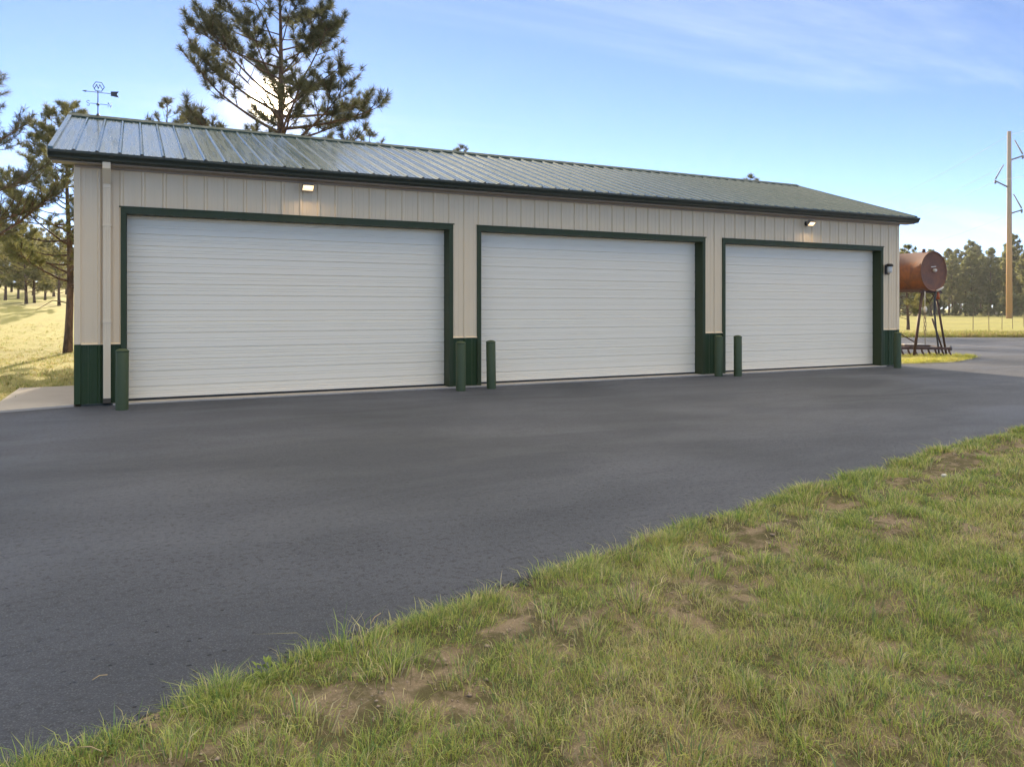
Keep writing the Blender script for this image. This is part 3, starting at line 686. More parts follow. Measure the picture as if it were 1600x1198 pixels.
for k in range(5): b.tube([(0.03 * math.sin(k), 0, 1.42)] + [(0.035 * math.sin(k * 2 + z * 9) * (1.1 - abs(z - 0.9)), 0.03 * math.cos(k * 2 + z * 9), z) for z in np.arange(1.3, 0.72, -0.07)] + [(0.0, 0, 0.62), (0.01, 0, 0.38)], 0.009, 5)
b.build('strands', M['rope'], rp)
b = MB(); b.tube([(0, 0, 1.97), (0.0, 0, 1.42)], 0.010, 6); b.tube([(0, 0, 1.34), (0.01, -0.01, 1.44), (0.0, 0, 1.52)], [0.03, 0.055, 0.03], 9); b.build('knot', M['pale'], rp)

# toothed implement at the foot of the stand
H = tag(empty('toothed_harrow', (0, 0, 0)), 'dark iron harrow with a row of curved teeth under the tank', 'harrow')
pa, pb_ = Vector((20.75, 2.54, 0.285)), Vector((22.76, 1.56, 0.255)); dvec = (pb_ - pa).normalized(); dn = Vector((-dvec.y, dvec.x, 0)).normalized()
b = MB(); b.bar(pa, pb_, 0.075, 0.075); b.build('tool_bar', M['rust_dark'], H, 0.008)
b = MB(); b.bar(pa + dn * 0.55 + Vector((0, 0, 0.05)), pb_ + dn * 0.55 - dvec * 0.35 + Vector((0, 0, 0.05)), 0.06, 0.06); b.build('tool_bar', M['rust_dark'], H, 0.008)
for s in (0.12, 1.0, 1.9):
    q = pa + dvec * s; b = MB(); b.bar(q + Vector((0, 0, 0.045)), q + dn * 0.6 + Vector((0, 0, 0.06)), 0.05, 0.02); b.build('cross_bar', M['rust_dark'], H)
q = pa + dvec * 1.25 + dn * 0.3; b = MB(); b.box(-0.34, 0.30, -0.13, 0.13, -0.015, 0.015, Matrix.Translation(q + Vector((0, 0, 0.105))) @ Matrix.Rotation(math.atan2(dvec.y, dvec.x), 4, 'Z')); b.build('plank', M['pale'], H)
b = MB(); b.tube([pb_ - dvec * 0.03 + Vector((0, 0, -0.06)), pb_ - dvec * 0.03 + Vector((0, 0, 0.09))], 0.04, 10); b.build('end_clamp', M['steel'], H)
tm = MB(); tm.tube([(0, 0, -0.03), (0.015, -0.02, -0.10), (0.035, -0.045, -0.17), (0.02, -0.09, -0.235), (-0.01, -0.13, -0.27)], [0.028, 0.028, 0.026, 0.022, 0.010], 8)
tme = tm.mesh('tooth'); tme.materials.append(M['rust_dark'])
for k in range(11):
    o = link('tooth', tme, H); o.location = pa + dvec * (0.10 + k * 0.204); o.rotation_euler = (0, 0, random.uniform(-0.35, 0.35))

# ------------------------------------------------------------------ power pole, fence
Pp = tag(empty('power_pole', (111.0, 52.0, float(hz(111.0, 52.0)))), 'tall wooden power pole standing in the dry field on the right', 'power pole')
b = MB(); b.tube([(0, 0, -0.2), (0, 0, 12), (0, 0, 26.2)], [0.40, 0.34, 0.26], 14); b.build('pole', M['pole'], Pp)
rgt = Vector((0.896, -0.444, 0))
def arm(z, s, ln, rise):
    q = Vector((0, 0, z)); e = q + rgt * (s * ln) + Vector((0, 0, rise))
    b = MB(); b.tube([q + rgt * s * 0.25, e], 0.11, 8); b.build('insulator_arm', M['steel'], Pp)
    b = MB(); b.tube([e + Vector((0, 0, 0.25)), e + Vector((0, 0, 0.25)) - rgt * (s * 1.15) + Vector((0, 0, 2.0))], [0.11, 0.08], 6); b.build('brace_rod', M['cable'], Pp)
    b = MB(); b.tube([e + Vector((0, 0, 0.12)), e + Vector((0, 0, -0.4))], 0.13, 8); b.build('clamp', M['steel'], Pp)
    return Pp.location + e
a1 = arm(22.2, 1, 1.9, 0.55); a2 = arm(18.4, -1, 1.95, 0.85); a3 = arm(14.7, 1, 1.75, 0.45)
for q, lab in ((Pp.location + Vector((0, 0, 25.7)), 'topmost thin overhead wire at the head of the power pole'), (a1, 'thin overhead wire held by the upper right arm of the power pole'), (a2, 'thin overhead wire held by the left arm of the power pole'), (a3, 'thin overhead wire held by the lower right arm of the power pole')):
    b = MB(); d = Vector((0.55, 0.83, 0)); pts = []
    for k in range(-12, 13):
        u = k / 12.0; pts.append(q - d * (u * -110 if u < 0 else u * -110) + Vector((0, 0, -2.6 * (1 - (2 * abs(u) - 1) ** 2))))
    b.tube(pts, 0.018, 4); tag(b.build('power_line', M['cable']), lab, 'wire', 'wires on the power pole')
fp = [(30.0, 24.5), (34.2, 22.4), (38.4, 20.3), (42.6, 18.3), (46.9, 16.3), (51.4, 18.1), (55.8, 19.9), (60.3, 21.8), (65, 23.7), (70, 25.7)]
Fn = tag(empty('wire_fence', (fp[0][0], fp[0][1], 0)), 'wire fence on thin posts along the near edge of the dry field', 'fence')
o0 = Vector((fp[0][0], fp[0][1], 0))
for x, y in fp:
    b = MB(); z0 = float(hz(x, y)); b.bar((x - o0.x, y - o0.y, z0 - 0.1), (x - o0.x + random.uniform(-.04, .04), y - o0.y, z0 + 1.18), 0.032, 0.032); b.build('post', M['rope'], Fn)
for h in (0.25, 0.5, 0.75, 1.0, 1.12):
    b = MB(); b.tube([(x - o0.x, y - o0.y, float(hz(x, y)) + h) for x, y in fp], 0.0032, 4); b.build('wire', M['steel'], Fn)
for (x, y, h, lab) in ((151, 78, 1.25, 'short pale post leaning at the edge of the dark wood'), (153.2, 77, 1.5, 'straight pale post at the edge of the dark wood')):
    b = MB(); z0 = float(hz(x, y)); b.tube([(0, 0, -0.1), (0.02, 0, 0.8), (0.35 if h < 1.3 else 0.0, 0, h)], 0.17 if h > 1.3 else 0.28, 8); o = b.build('pale_post', M['pale']); o.location = (x, y, z0); tag(o, lab, 'post')
sh = tag(empty('small_shed', (131.0, 99.0, 0)), 'small dark shed with pale roof edge beyond the garage corner', 'shed')
b = MB(); b.box(-3, 2.2, -1.5, 1.5, -0.1, 1.9); b.build('wall', M['shed'], sh)
b = MB(); b.prism([(-1.8, 1.9), (0, 2.5), (1.8, 1.9), (1.8, 2.0), (0, 2.62), (-1.8, 2.0)], -3.2, 2.4, 'x'); b.build('roof', M['pale'], sh)

# ------------------------------------------------------------------ pines
def needles(tufts, n_per, length, width, seed, colA, colB, spread=1.0):
    """needle bursts: tufts = list of (pos, dir, scale)"""
    r = np.random.default_rng(seed)
    P = np.array([t[0] for t in tufts]); Dn = np.array([t[1] for t in tufts]); Sc = np.array([t[2] for t in tufts]); n = len(P)
    rep = np.repeat(np.arange(n), n_per); m = len(rep)
    rd = r.normal(size=(m, 3)); rd /= np.linalg.norm(rd, axis=1, keepdims=True)
    d = Dn[rep] * 0.75 + rd * spread; d[:, 2] += 0.12; d /= np.linalg.norm(d, axis=1, keepdims=True)
    ln = length * Sc[rep] * r.uniform(0.65, 1.15, m)
    base = P[rep] - Dn[rep] * (r.uniform(0, 0.6, m) * length * Sc[rep])[:, None]
    side = np.cross(d, r.normal(size=(m, 3))); side /= np.linalg.norm(side, axis=1, keepdims=True) + 1e-9
    w = (width * Sc[rep] * r.uniform(0.7, 1.3, m))[:, None]
    V = np.stack([base - side * w * 0.35, base + side * w * 0.35, base + d * (ln * 0.55)[:, None] + side * w * 0.5, base + d * ln[:, None]], 1).reshape(-1, 3)
    k = np.arange(m) * 4; Fc = np.concatenate([np.stack([k, k + 1, k + 2], 1), np.stack([k, k + 2, k + 3], 1)])
    tn = r.uniform(0, 1, n)[rep] * 0.7 + r.uniform(0, 1, m) * 0.3
    c = np.array(colA)[None] * (1 - tn[:, None]) + np.array(colB)[None] * tn[:, None]
    return V, Fc, np.repeat(c, 4, 0)
NA, NB = (0.062, 0.074, 0.032), (0.15, 0.145, 0.06)
def pine_meshes(name, seed, Ht, r0, clear, prof, limbs, el=(0.55, 0.2), sec=8, tuft_per=4, n_per=34, nl=0.22, nw=0.016, lean=(0, 0), minz=0.0, tsc=1.0, colA=NA, colB=NB, curl=0.10, dead=0, gap=None):
    """prof(t) = crown radius at height fraction t of the crown; returns trunk and crown meshes"""
    r = random.Random(seed); tb = MB(); tufts = []
    def tp(z):
        u = z / Ht; return Vector((lean[0] * u * u + 0.05 * math.sin(u * 7 + seed), lean[1] * u * u + 0.05 * math.cos(u * 6 + seed), z))
    zs = [Ht * i / 11 for i in range(12)]
    tb.tube([tp(-0.15)] + [tp(z) for z in zs[1:]], [r0 * 1.18] + [r0 * (1 - 0.93 * (z / Ht) ** 0.9) for z in zs[1:]], 10)
    az = r.uniform(0, 6.28)
    for i in range(limbs):
        u = (i + r.uniform(0, 0.9)) / limbs; z = clear + (Ht - clear) * u * 0.985
        az += 2.4 + r.uniform(-0.4, 0.4); ln = prof(u) * r.uniform(0.76, 1.06)
        if ln < 0.12: continue
        e0 = el[0] * (0.35 + 0.9 * u) + r.uniform(-el[1], el[1])
        p = tp(z); pts = [p.copy()]; d = Vector((math.cos(az) * math.cos(e0), math.sin(az) * math.cos(e0), math.sin(e0))); nseg = 6; wob = r.uniform(-.12, .12)
        for k in range(nseg):
            p = p + d * (ln / nseg); pts.append(p.copy())
            d = (d + Vector((-math.sin(az) * wob, math.cos(az) * wob, curl + 0.05 * k / nseg)) + Vector((r.uniform(-.1, .1), r.uniform(-.1, .1), r.uniform(-.08, .08)))).normalized()
        rb = max(0.012, r0 * 0.36 * (1 - u * 0.72) * min(1.0, ln / prof(0.3))); tb.tube(pts, [rb * (1 - 0.82 * k / nseg) for k in range(nseg + 1)], 6, False)
        ns = max(2, int(sec * ln / max(prof(0.3), 0.1)))
        tufts.append((pts[-1], d, r.uniform(0.9, 1.2) * tsc))
        for k in range(ns):
            f = 0.42 + 0.56 * (k + r.random()) / ns; q = f * nseg; i0 = min(int(q), nseg - 1); b0 = pts[i0].lerp(pts[i0 + 1], q - i0)
            ax = (pts[i0 + 1] - pts[i0]).normalized(); sd = ax.cross(Vector((0, 0, 1))).normalized() * (1 if (k % 2) else -1)
            dd = (ax * r.uniform(0.3, 0.9) + sd * r.uniform(0.5, 1.0) + Vector((0, 0, r.uniform(-0.1, 0.55)))).normalized()
            sl = ln * (0.42 - 0.22 * f) * r.uniform(0.6, 1.2) + 0.10; e1 = b0 + dd * sl * 0.55; d2 = (dd + Vector((0, 0, 0.35))).normalized(); e2 = e1 + d2 * sl * 0.5
            tb.tube([b0, e1, e2], [rb * 0.32, rb * 0.22, 0.006], 4, False)
            for j in range(tuft_per):
                g_ = (j + 0.5 + r.uniform(-.3, .3)) / tuft_per; pos = (b0.lerp(e1, g_ / 0.5) if g_ < 0.5 else e1.lerp(e2, (g_ - 0.5) / 0.5))
                if g_ < 0.25: continue
                off = Vector((r.uniform(-1, 1), r.uniform(-1, 1), r.uniform(-0.5, 1))) * (0.3 * nl)
                if pos.z < minz: continue
                if gap and math.hypot((pos.x - gap[0]) * 0.8959 - (pos.y - gap[1]) * 0.4442, pos.z - gap[2]) < gap[3]: continue
                tufts.append((pos + off, (d2 + off).normalized(), r.uniform(0.75, 1.2) * tsc))
    for _ in range(dead):                                         # short dead stubs on the lower trunk
        z = r.uniform(clear * 0.55, clear + 0.2); a = r.uniform(0, 6.28); p = tp(z); tb.tube([p, p + Vector((math.cos(a) * 0.5, math.sin(a) * 0.5, r.uniform(-.1, .1))), p + Vector((math.cos(a) * 1.0, math.sin(a) * 1.0, r.uniform(-.25, .2)))], [0.022, 0.014, 0.005], 4, False)
    V, Fc, c = needles([(tuple(a), tuple(b_), s) for a, b_, s in tufts], n_per, nl, nw, seed + 5, colA, colB)
    tm_ = tb.mesh('trunk'); tm_.materials.append(M['bark'])
    return tm_, raw_mesh('crown', V, Fc, M['needles'], c)
def place_pine(meshes, x, y, lab, group=None, rz=0.0, s=1.0, name='pine_tree'):
    t = tag(empty(name, (x, y, float(hz(x, y)) - 0.02), rz), lab, 'pine tree', group); t.scale = (s, s, s)
    link('trunk', meshes[0], t); link('crown', meshes[1], t); return t
CAMP = np.array([0.7774, -13.1046]); FWD = np.array([0.4442, 0.8959]); RGT = np.array([0.8959, -0.4442])
def at(px, depth):
    """ground point seen in photo column px at a given distance along the view"""
    q = CAMP + FWD * depth + RGT * ((px - 800) / 1193.67 * depth); return float(q[0]), float(q[1])
# the large pine behind the roof
def bigprof(u): return 3.55 * (0.88 + 0.2 * math.sin(min(1, u / 0.4) * 1.57)) * (1 - max(0, (u - 0.40) / 0.62) ** 1.7) if u < 1 else 0.1
x, y = at(437, 26.0)
place_pine(pine_meshes('big', 3, 13.3, 0.25, 3.5, bigprof, 70, el=(0.32, 0.28), sec=10, tuft_per=5, n_per=64, nl=0.27, nw=0.017, curl=0.085, gap=(-0.33, 0.165, 8.69, 0.50)), x, y, 'large open pine behind the roof with the low sun shining through it')
# the pine by the left end of the garage, trunk clear to the ground
def leftprof(u): return 2.7 * (0.75 + 0.35 * math.sin(min(1, u / 0.35) * 1.57)) * (1 - u) ** 0.75 + 0.15
x, y = at(107, 24.8)
place_pine(pine_meshes('left', 12, 8.1, 0.135, 2.1, leftprof, 58, el=(0.32, 0.28), sec=11, tuft_per=6, n_per=34, nl=0.20, nw=0.016, dead=5, colA=(0.085, 0.11, 0.042), colB=(0.25, 0.24, 0.09)), x, y, 'pine with bare brown trunk just left of the garage')
# a pine outside the frame on the left, its boughs reach into view
def offprof(u): return 3.6 * (1 - u) ** 0.55 + 0.2
x, y = at(-110, 19.0)
place_pine(pine_meshes('edge', 31, 8.2, 0.2, 2.0, offprof, 40, el=(0.40, 0.25), sec=10, tuft_per=5, n_per=32, nl=0.2, nw=0.014), x, y, 'pine at the left edge whose dark boughs reach into view')
def midprof(u): return 2.6 * (0.6 + 0.5 * math.sin(min(1, u / 0.35) * 1.57)) * (1 - u) ** 0.7 + 0.15
mids = [pine_meshes('mid', 41 + k, 6.4 + k * 0.5, 0.13, 0.9, midprof, 44, el=(0.22, 0.25), sec=8, tuft_per=5, n_per=22, nl=0.24, nw=0.03, tsc=1.15, colA=(0.10, 0.12, 0.042), colB=(0.31, 0.28, 0.095)) for k in range(3)]
for px, dp, k, s, lab in ((40, 58, 0, 0.95, 'bushy pine with forked trunk on the left slope'), (54, 60, 1, 0.80, 'small dark pine close right of the forked pine on the left slope'), (93, 57, 2, 0.85, 'low pine on the left slope behind the bare brown trunk'),
                          (8, 70, 1, 1.0, 'pine at the left picture edge higher on the slope'), (70, 82, 0, 1.0, 'pine on the slope crest between the forked pine and the bare trunk'), (112, 78, 1, 1.0, 'pine on the slope crest showing just beside the garage wall'), (28, 92, 2, 1.1, 'pine on the slope crest behind the forked pine'),
                          (-6, 98, 0, 1.2, 'far pine on the slope crest at the very left edge'), (52, 104, 1, 1.2, 'far pine on the slope crest right behind the small dark pine'), (84, 100, 2, 1.2, 'far pine on the slope crest left of the bare trunk'), (103, 108, 0, 1.25, 'far pine on the slope crest hidden mostly by the bare trunk'), (18, 112, 1, 1.3, 'farthest pine on the slope crest left of the forked pine'), (66, 118, 2, 1.3, 'farthest pine on the slope crest in the middle of the gap')):
    x, y = at(px, dp); place_pine(mids[k], x, y, lab, 'pines on the left slope', rz=px * 1.3, s=s)
x, y = at(36.5, 58); b = MB()
# tops that show over the ridge
topm = [pine_meshes('top', 61 + k, 10.5, 0.17, 3.0, midprof, 34, el=(0.5, 0.25), sec=6, tuft_per=4, n_per=22, nl=0.24, nw=0.022) for k in range(2)]
for px, dp, toppx, k, lab in ((262, 31, 150, 0, 'pine top over the roof left of the large pine'), (291, 30, 174, 1, 'small pine tip touching the ridge left of the large pine'), (578, 33, 200, 1, 'pine tip over the ridge right of the large pine'), (718, 46, 226, 0, 'tiny pine tip over the middle of the ridge'), (1172, 52, 271, 1, 'pine top over the right part of the ridge')):
    x, y = at(px, dp); h = (481.7 - toppx) * dp / 1193.67 + 1.46 - float(hz(x, y)); place_pine(topm[k], x, y, lab, rz=px, s=h / 10.6)
for px, py, h, k, lab in ((25.8, 21.0, 7.8, 0, 'pine behind the garage that throws its shadow beside the tank'), (31.0, 25.0, 8.8, 1, 'taller pine behind the garage that throws its shadow across the road'), (35.6, 29.0, 9.3, 0, 'farthest pine hidden behind the garage roof on the right')):
    place_pine(topm[k], px, py, lab, rz=px, s=h / 10.6)
# the small pine beyond the tank
x, y = at(1418, 50); place_pine(mids[1], x, y, 'small pine with thin trunk standing behind the rusty tank', rz=2.0, s=0.80)
# the wood across the field
def forprof(u): return 3.0 * (0.45 + 0.6 * math.sin(min(1, u / 0.4) * 1.57)) * (1 - u) ** 0.6 + 0.2
FA, FB = (0.125, 0.155, 0.065), (0.33, 0.32, 0.125)
forest = [pine_meshes('wood', 81 + k, 14.0, 0.20, 2.6 + 0.5 * (k % 3), forprof, 50, el=(0.3, 0.25), sec=7, tuft_per=5, n_per=14, nl=0.46, nw=0.11, tsc=1.2, colA=FA, colB=FB, dead=4) for k in range(6)]
r = random.Random(99); nfor = 0
for row, (dp, n) in enumerate(((142, 16), (152, 20), (163, 22), (176, 24), (190, 26), (206, 28))):
    for i in range(n):
        px = 1335 + (1790 - 1335) * (i + r.uniform(-0.4, 0.4)) / (n - 1); d = dp + r.uniform(-5, 5)
        if px > 1548: d -= 12 * min(1, (px - 1548) / 60)
        x, y = at(px, d); s = r.uniform(0.62, 1.04) * (1.0 if px < 1500 else 1.08) * (0.88 if px < 1440 else 1.0)
        
        lab = 'tall pine in the wood across the dry field'
        if row == 0 and 1478 < px < 1574: nfor += 1; lab = ['first', 'second', 'third', 'fourth', 'fifth', 'sixth'][min(nfor, 6) - 1] + ' front pine of the wood counted rightwards from the rusty tank'
        elif row == 0 and px >= 1574 and px < 1606: lab = 'tall front pine of the wood just right of the power pole'
        place_pine(forest[r.randrange(6)], x, y, lab, 'pines of the wood across the field', rz=r.uniform(0, 6.28), s=s)
backwood = [pine_meshes('back', 151 + k, 12.0, 0.2, 0.8, forprof, 44, el=(0.2, 0.25), sec=6, tuft_per=4, n_per=12, nl=0.5, nw=0.13, tsc=1.2, colA=FA, colB=FB) for k in range(2)]
for i in range(30):
    px = 1325 + 500 * (i + r.uniform(-.4, .4)) / 29; x, y = at(px, 226 + r.uniform(-8, 8)); place_pine(backwood[i % 2], x, y, 'dark full pine deep in the wood across the field', 'deep pines of the wood across the field', rz=r.uniform(0, 6.28), s=r.uniform(0.9, 1.15))
def shprof(u): return 1.7 * (0.8 + 0.2 * u) * (1 - u) ** 0.5 + 0.1
shrubs = [pine_meshes('shrub', 131 + k, 3.4, 0.06, 0.15, shprof, 24, el=(0.3, 0.3), sec=5, tuft_per=4, n_per=12, nl=0.34, nw=0.09, tsc=1.1, colA=FA, colB=(0.14, 0.145, 0.05)) for k in range(2)]
for i in range(16):
    px = 1405 + 200 * i / 15 + r.uniform(-6, 6); x, y = at(px, 138 + r.uniform(-4, 4) - (8 if px > 1550 else 0)); place_pine(shrubs[i % 2], x, y, 'young pine at the foot of the wood across the field', 'young pines along the wood edge', rz=r.uniform(0, 6), s=r.uniform(0.5, 1.25))

# ------------------------------------------------------------------ grass
def blades(P, Dir, Len, Wid, Col, seed, bend=0.6):
    """curved 2-segment blades. P roots (n,3), Dir lean xy (n,2)"""
    n = len(P); r = np.random.default_rng(seed)
    lean = np.concatenate([Dir, np.zeros((n, 1))], 1); side = np.stack([-Dir[:, 1], Dir[:, 0], np.zeros(n)], 1)
    sl = np.linalg.norm(side, axis=1, keepdims=True); side = np.where(sl > 1e-6, side / (sl + 1e-9), np.array([[1.0, 0, 0]]))
    a = r.uniform(0, 6.283, n); tw = np.stack([np.cos(a), np.sin(a), np.zeros(n)], 1); side = side * 0.5 + tw * 0.8; side /= np.linalg.norm(side, axis=1, keepdims=True)
    L_, w = Len[:, None], Wid[:, None]; up = np.array([[0, 0, 1.0]])
    p1 = P + (up * 0.55 + lean * 0.28) * L_; p2 = P + (up * (0.92 - 0.35 * np.linalg.norm(lean, axis=1, keepdims=True) * bend) + lean * 0.95) * L_
    V = np.stack([P - side * w / 2, P + side * w / 2, p1 + side * w * 0.42, p1 - side * w * 0.42, p2], 1).reshape(-1, 3)
    k = np.arange(n) * 5; Fc = np.concatenate([np.stack([k, k + 1, k + 2], 1), np.stack([k, k + 2, k + 3], 1), np.stack([k + 3, k + 2, k + 4], 1)])
    return V, Fc, np.repeat(Col, 5, 0)
def blades1(P, Dir, Len, Wid, Col, seed, bend=0.6):
    n = len(P); r = np.random.default_rng(seed); a = r.uniform(0, 6.283, n); sd = np.stack([np.cos(a), np.sin(a), 0 * a], 1) * Wid[:, None]
    tip = P + np.concatenate([Dir, r.uniform(0.15, 0.75, (n, 1))], 1) * Len[:, None]
    V = np.stack([P - sd, P + sd, tip], 1).reshape(-1, 3); return V, np.arange(3 * n).reshape(-1, 3), np.repeat(Col, 3, 0)
GREEN = np.array([[0.26, 0.35, 0.075], [0.37, 0.46, 0.10], [0.14, 0.24, 0.08], [0.52, 0.54, 0.145], [0.58, 0.52, 0.21], [0.68, 0.58, 0.33], [0.36, 0.28, 0.17]])
def tuft_field(x, y, dens, hgt, seed, bl=(9, 22), wmul=1.0, palette=GREEN, wts=None, spread=0.035, dist=None):
    r = np.random.default_rng(seed); n = len(x); z = hz(x, y)
    nb = r.integers(bl[0], bl[1], n); rep = np.repeat(np.arange(n), nb); m = len(rep)
    vig = np.clip(0.55 + 0.35 * sn(x, y, 1.4, seed + 1) + 0.5 * sn(x, y, 0.42, seed + 7) + r.normal(0, 0.2, n), 0.2, 1.7)
    ang = r.uniform(0, 6.283, m); rad = np.abs(r.normal(0, 1, m)) * spread * (0.6 + 0.8 * vig[rep])
    P = np.stack([x[rep] + np.cos(ang) * rad, y[rep] + np.sin(ang) * rad, z[rep] - 0.012], 1)
    ln = hgt * (0.55 + 0.75 * vig[rep]) * r.uniform(0.45, 1.15, m)
    k = r.uniform(0.1, 0.9, m) + rad / spread * 0.15; D = np.stack([np.cos(ang) * k, np.sin(ang) * k], 1) + r.normal(0, 0.12, (m, 2))
    wd = r.uniform(0.0022, 0.0046, m) * wmul
    if dist is not None: wd = wd * np.clip(dist[rep] / 5.0, 0.8, 2.2)
    g = sn(x, y, 1.1, seed + 2) * 0.6 + sn(x, y, 3.2, seed + 3) * 0.5 + r.normal(0, 0.5, n)      # greenness per tuft
    pal = palette; green = np.clip(0.68 + 0.4 * g, 0, 1)[rep]
    ci = np.where(r.uniform(0, 1, m) < green * 1.0, r.integers(0, 4, m), r.integers(3, 7, m))
    c = pal[ci] * r.uniform(0.75, 1.35, (m, 1))
    return P, D, ln, wd, c
# verge in the foreground
def sample(n, x0, x1, y0, y1, seed):
    r = np.random.default_rng(seed); return r.uniform(x0, x1, n), r.uniform(y0, y1, n)
x, y = sample(140000, -1.5, 15.5, -13.6, -7.0, 201)
dE = dist_line(x, y, near_edge); ins = in_poly(x, y, poly)
bare = sn(x, y, 0.75, 77) * 0.8 + sn(x, y, 0.3, 78) * 0.45
band = np.exp(-((dE - 0.42) / 0.30) ** 2)
keep = ~ins & (dE > 0.02) & (bare < 1.05 - 1.25 * band)
dc = np.hypot(x - CAMP[0], y - CAMP[1])
keep &= np.random.default_rng(5).uniform(0, 1, len(x)) < np.clip(1.22 - dc / 11, 0.24, 1.0)
x, y, dE, dc = x[keep], y[keep], dE[keep], dc[keep]
P, D, ln, wd, c = tuft_field(x, y, 1, 0.062, 211, (8, 16), np.repeat(1, 1), dist=dc)
V, Fc, cc = blades(P, D, ln, wd, c, 221); o = link('grass', raw_mesh('grass', V, Fc, M['grass'], cc)); tag(o, 'mixed green and dry grass on the verge', kind='stuff')
# low thatch between the tufts
x, y = sample(120000, -1.5, 15.5, -13.6, -7.0, 231); ins = in_poly(x, y, poly); bare = sn(x, y, 0.75, 77) * 0.8 + sn(x, y, 0.3, 78) * 0.45; dE = dist_line(x, y, near_edge)
kp = ~ins & (bare < 1.25 - 0.6 * np.exp(-((dE - 0.42) / 0.30) ** 2)); x, y = x[kp], y[kp]; n = len(x); r2 = np.random.default_rng(232)
a = r2.uniform(0, 6.283, n); kk = r2.uniform(0.8, 1.6, n)
c = np.array([[0.36, 0.29, 0.155], [0.24, 0.205, 0.10], [0.15, 0.165, 0.06], [0.20, 0.19, 0.075]])[r2.integers(0, 4, n)] * r2.uniform(0.7, 1.2, (n, 1))
V, Fc, cc = blades1(np.stack([x, y, hz(x, y) - 0.004], 1), np.stack([np.cos(a) * kk, np.sin(a) * kk], 1), r2.uniform(0.02, 0.05, n), r2.uniform(0.0015, 0.003, n), c, 233, 1.0)
tag(link('dry_thatch', raw_mesh('dry_thatch', V, Fc, M['grass'], cc)), 'dry thatch lying between the grass tufts', kind='stuff')
# bigger green clumps
x, y = sample(1100, -1.0, 14, -13.3, -7.3, 241); ins = in_poly(x, y, poly); dE = dist_line(x, y, near_edge); kp = ~ins & (dE > 0.05) & ((sn(x, y, 1.6, 244) > 0.1) | (dE < 0.35)); x, y = x[kp], y[kp]
P, D, ln, wd, c = tuft_field(x, y, 1, 0.115, 242, (30, 75), 1.2, spread=0.055)
V, Fc, cc = blades(P, D, ln, wd, c, 243); tag(link('grass_clumps', raw_mesh('grass_clumps', V, Fc, M['grass'], cc)), 'taller green grass clumps on the verge', kind='stuff')
# tufts that lean over the broken asphalt edge
r5 = np.random.default_rng(246); tq = np.sort(r5.uniform(0, 1, 5200)); i0 = (tq * (len(near_edge) - 2)).astype(int)
x = near_edge[i0, 0] + r5.normal(0, 0.02, len(i0)); y = near_edge[i0, 1] - np.abs(r5.normal(0, 0.07, len(i0))) - 0.012
kp = (sn(x, y, 0.5, 247) + r5.normal(0, 0.35, len(x)) > 0.02) & (x > -1.5) & (x < 15); x, y = x[kp], y[kp]
P, D, ln, wd, c = tuft_field(x, y, 1, 0.075, 248, (8, 18), 1.1, dist=np.hypot(x - CAMP[0], y - CAMP[1]))
V, Fc, cc = blades(P, D, ln, wd, c, 249); tag(link('edge_grass', raw_mesh('edge_grass', V, Fc, M['grass'], cc)), 'grass leaning over the broken asphalt edge', kind='stuff')
# pebbles in the bare patches
x, y = sample(70000, -1.0, 14, -13.3, -7.3, 251); ins = in_poly(x, y, poly); dE = dist_line(x, y, near_edge); bare = sn(x, y, 0.75, 77) * 0.8 + sn(x, y, 0.3, 78) * 0.45
kp = ~ins & (bare > 0.75 - 0.85 * np.exp(-((dE - 0.42) / 0.30) ** 2)); x, y = x[kp], y[kp]; n = len(x); r3 = np.random.default_rng(252)
oc = np.array([(1, 0, 0), (-1, 0, 0), (0, 1, 0), (0, -1, 0), (0, 0, 1), (0, 0, -1)], float); of = np.array([(0, 2, 4), (2, 1, 4), (1, 3, 4), (3, 0, 4), (2, 0, 5), (1, 2, 5), (3, 1, 5), (0, 3, 5)])
sz_ = (r3.lognormal(0, 0.5, n) * 0.0040)[:, None, None]; V = np.stack([x, y, hz(x, y) + 0.002], 1)[:, None] + oc[None] * sz_ * r3.uniform(0.45, 1.5, (n, 6, 1)) * np.array([1, 1, 0.55])
Fc = (of[None] + (np.arange(n) * 6)[:, None, None]).reshape(-1, 3); tag(link('gravel', raw_mesh('gravel', V.reshape(-1, 3), Fc, M['stone'], smooth=False)), 'gravel in the bare soil patches of the verge', kind='stuff')
r6 = np.random.default_rng(255); i0 = r6.integers(0, len(near_edge) - 1, 6000); x = near_edge[i0, 0] + r6.normal(0, 0.04, 6000); y = near_edge[i0, 1] + r6.normal(-0.01, 0.035, 6000); n = 6000
zc = np.where(in_poly(x, y, poly), 0.001, hz(x, y) + 0.001); sz_ = (r6.lognormal(0, 0.45, n) * 0.0060)[:, None, None]
V = np.stack([x, y, zc], 1)[:, None] + oc[None] * sz_ * r6.uniform(0.6, 1.3, (n, 6, 1)); Fc = (of[None] + (np.arange(n) * 6)[:, None, None]).reshape(-1, 3)
tag(link('asphalt_crumbs', raw_mesh('asphalt_crumbs', V.reshape(-1, 3), Fc, M['crumb'])), 'loose asphalt crumbs along the broken edge', kind='stuff')
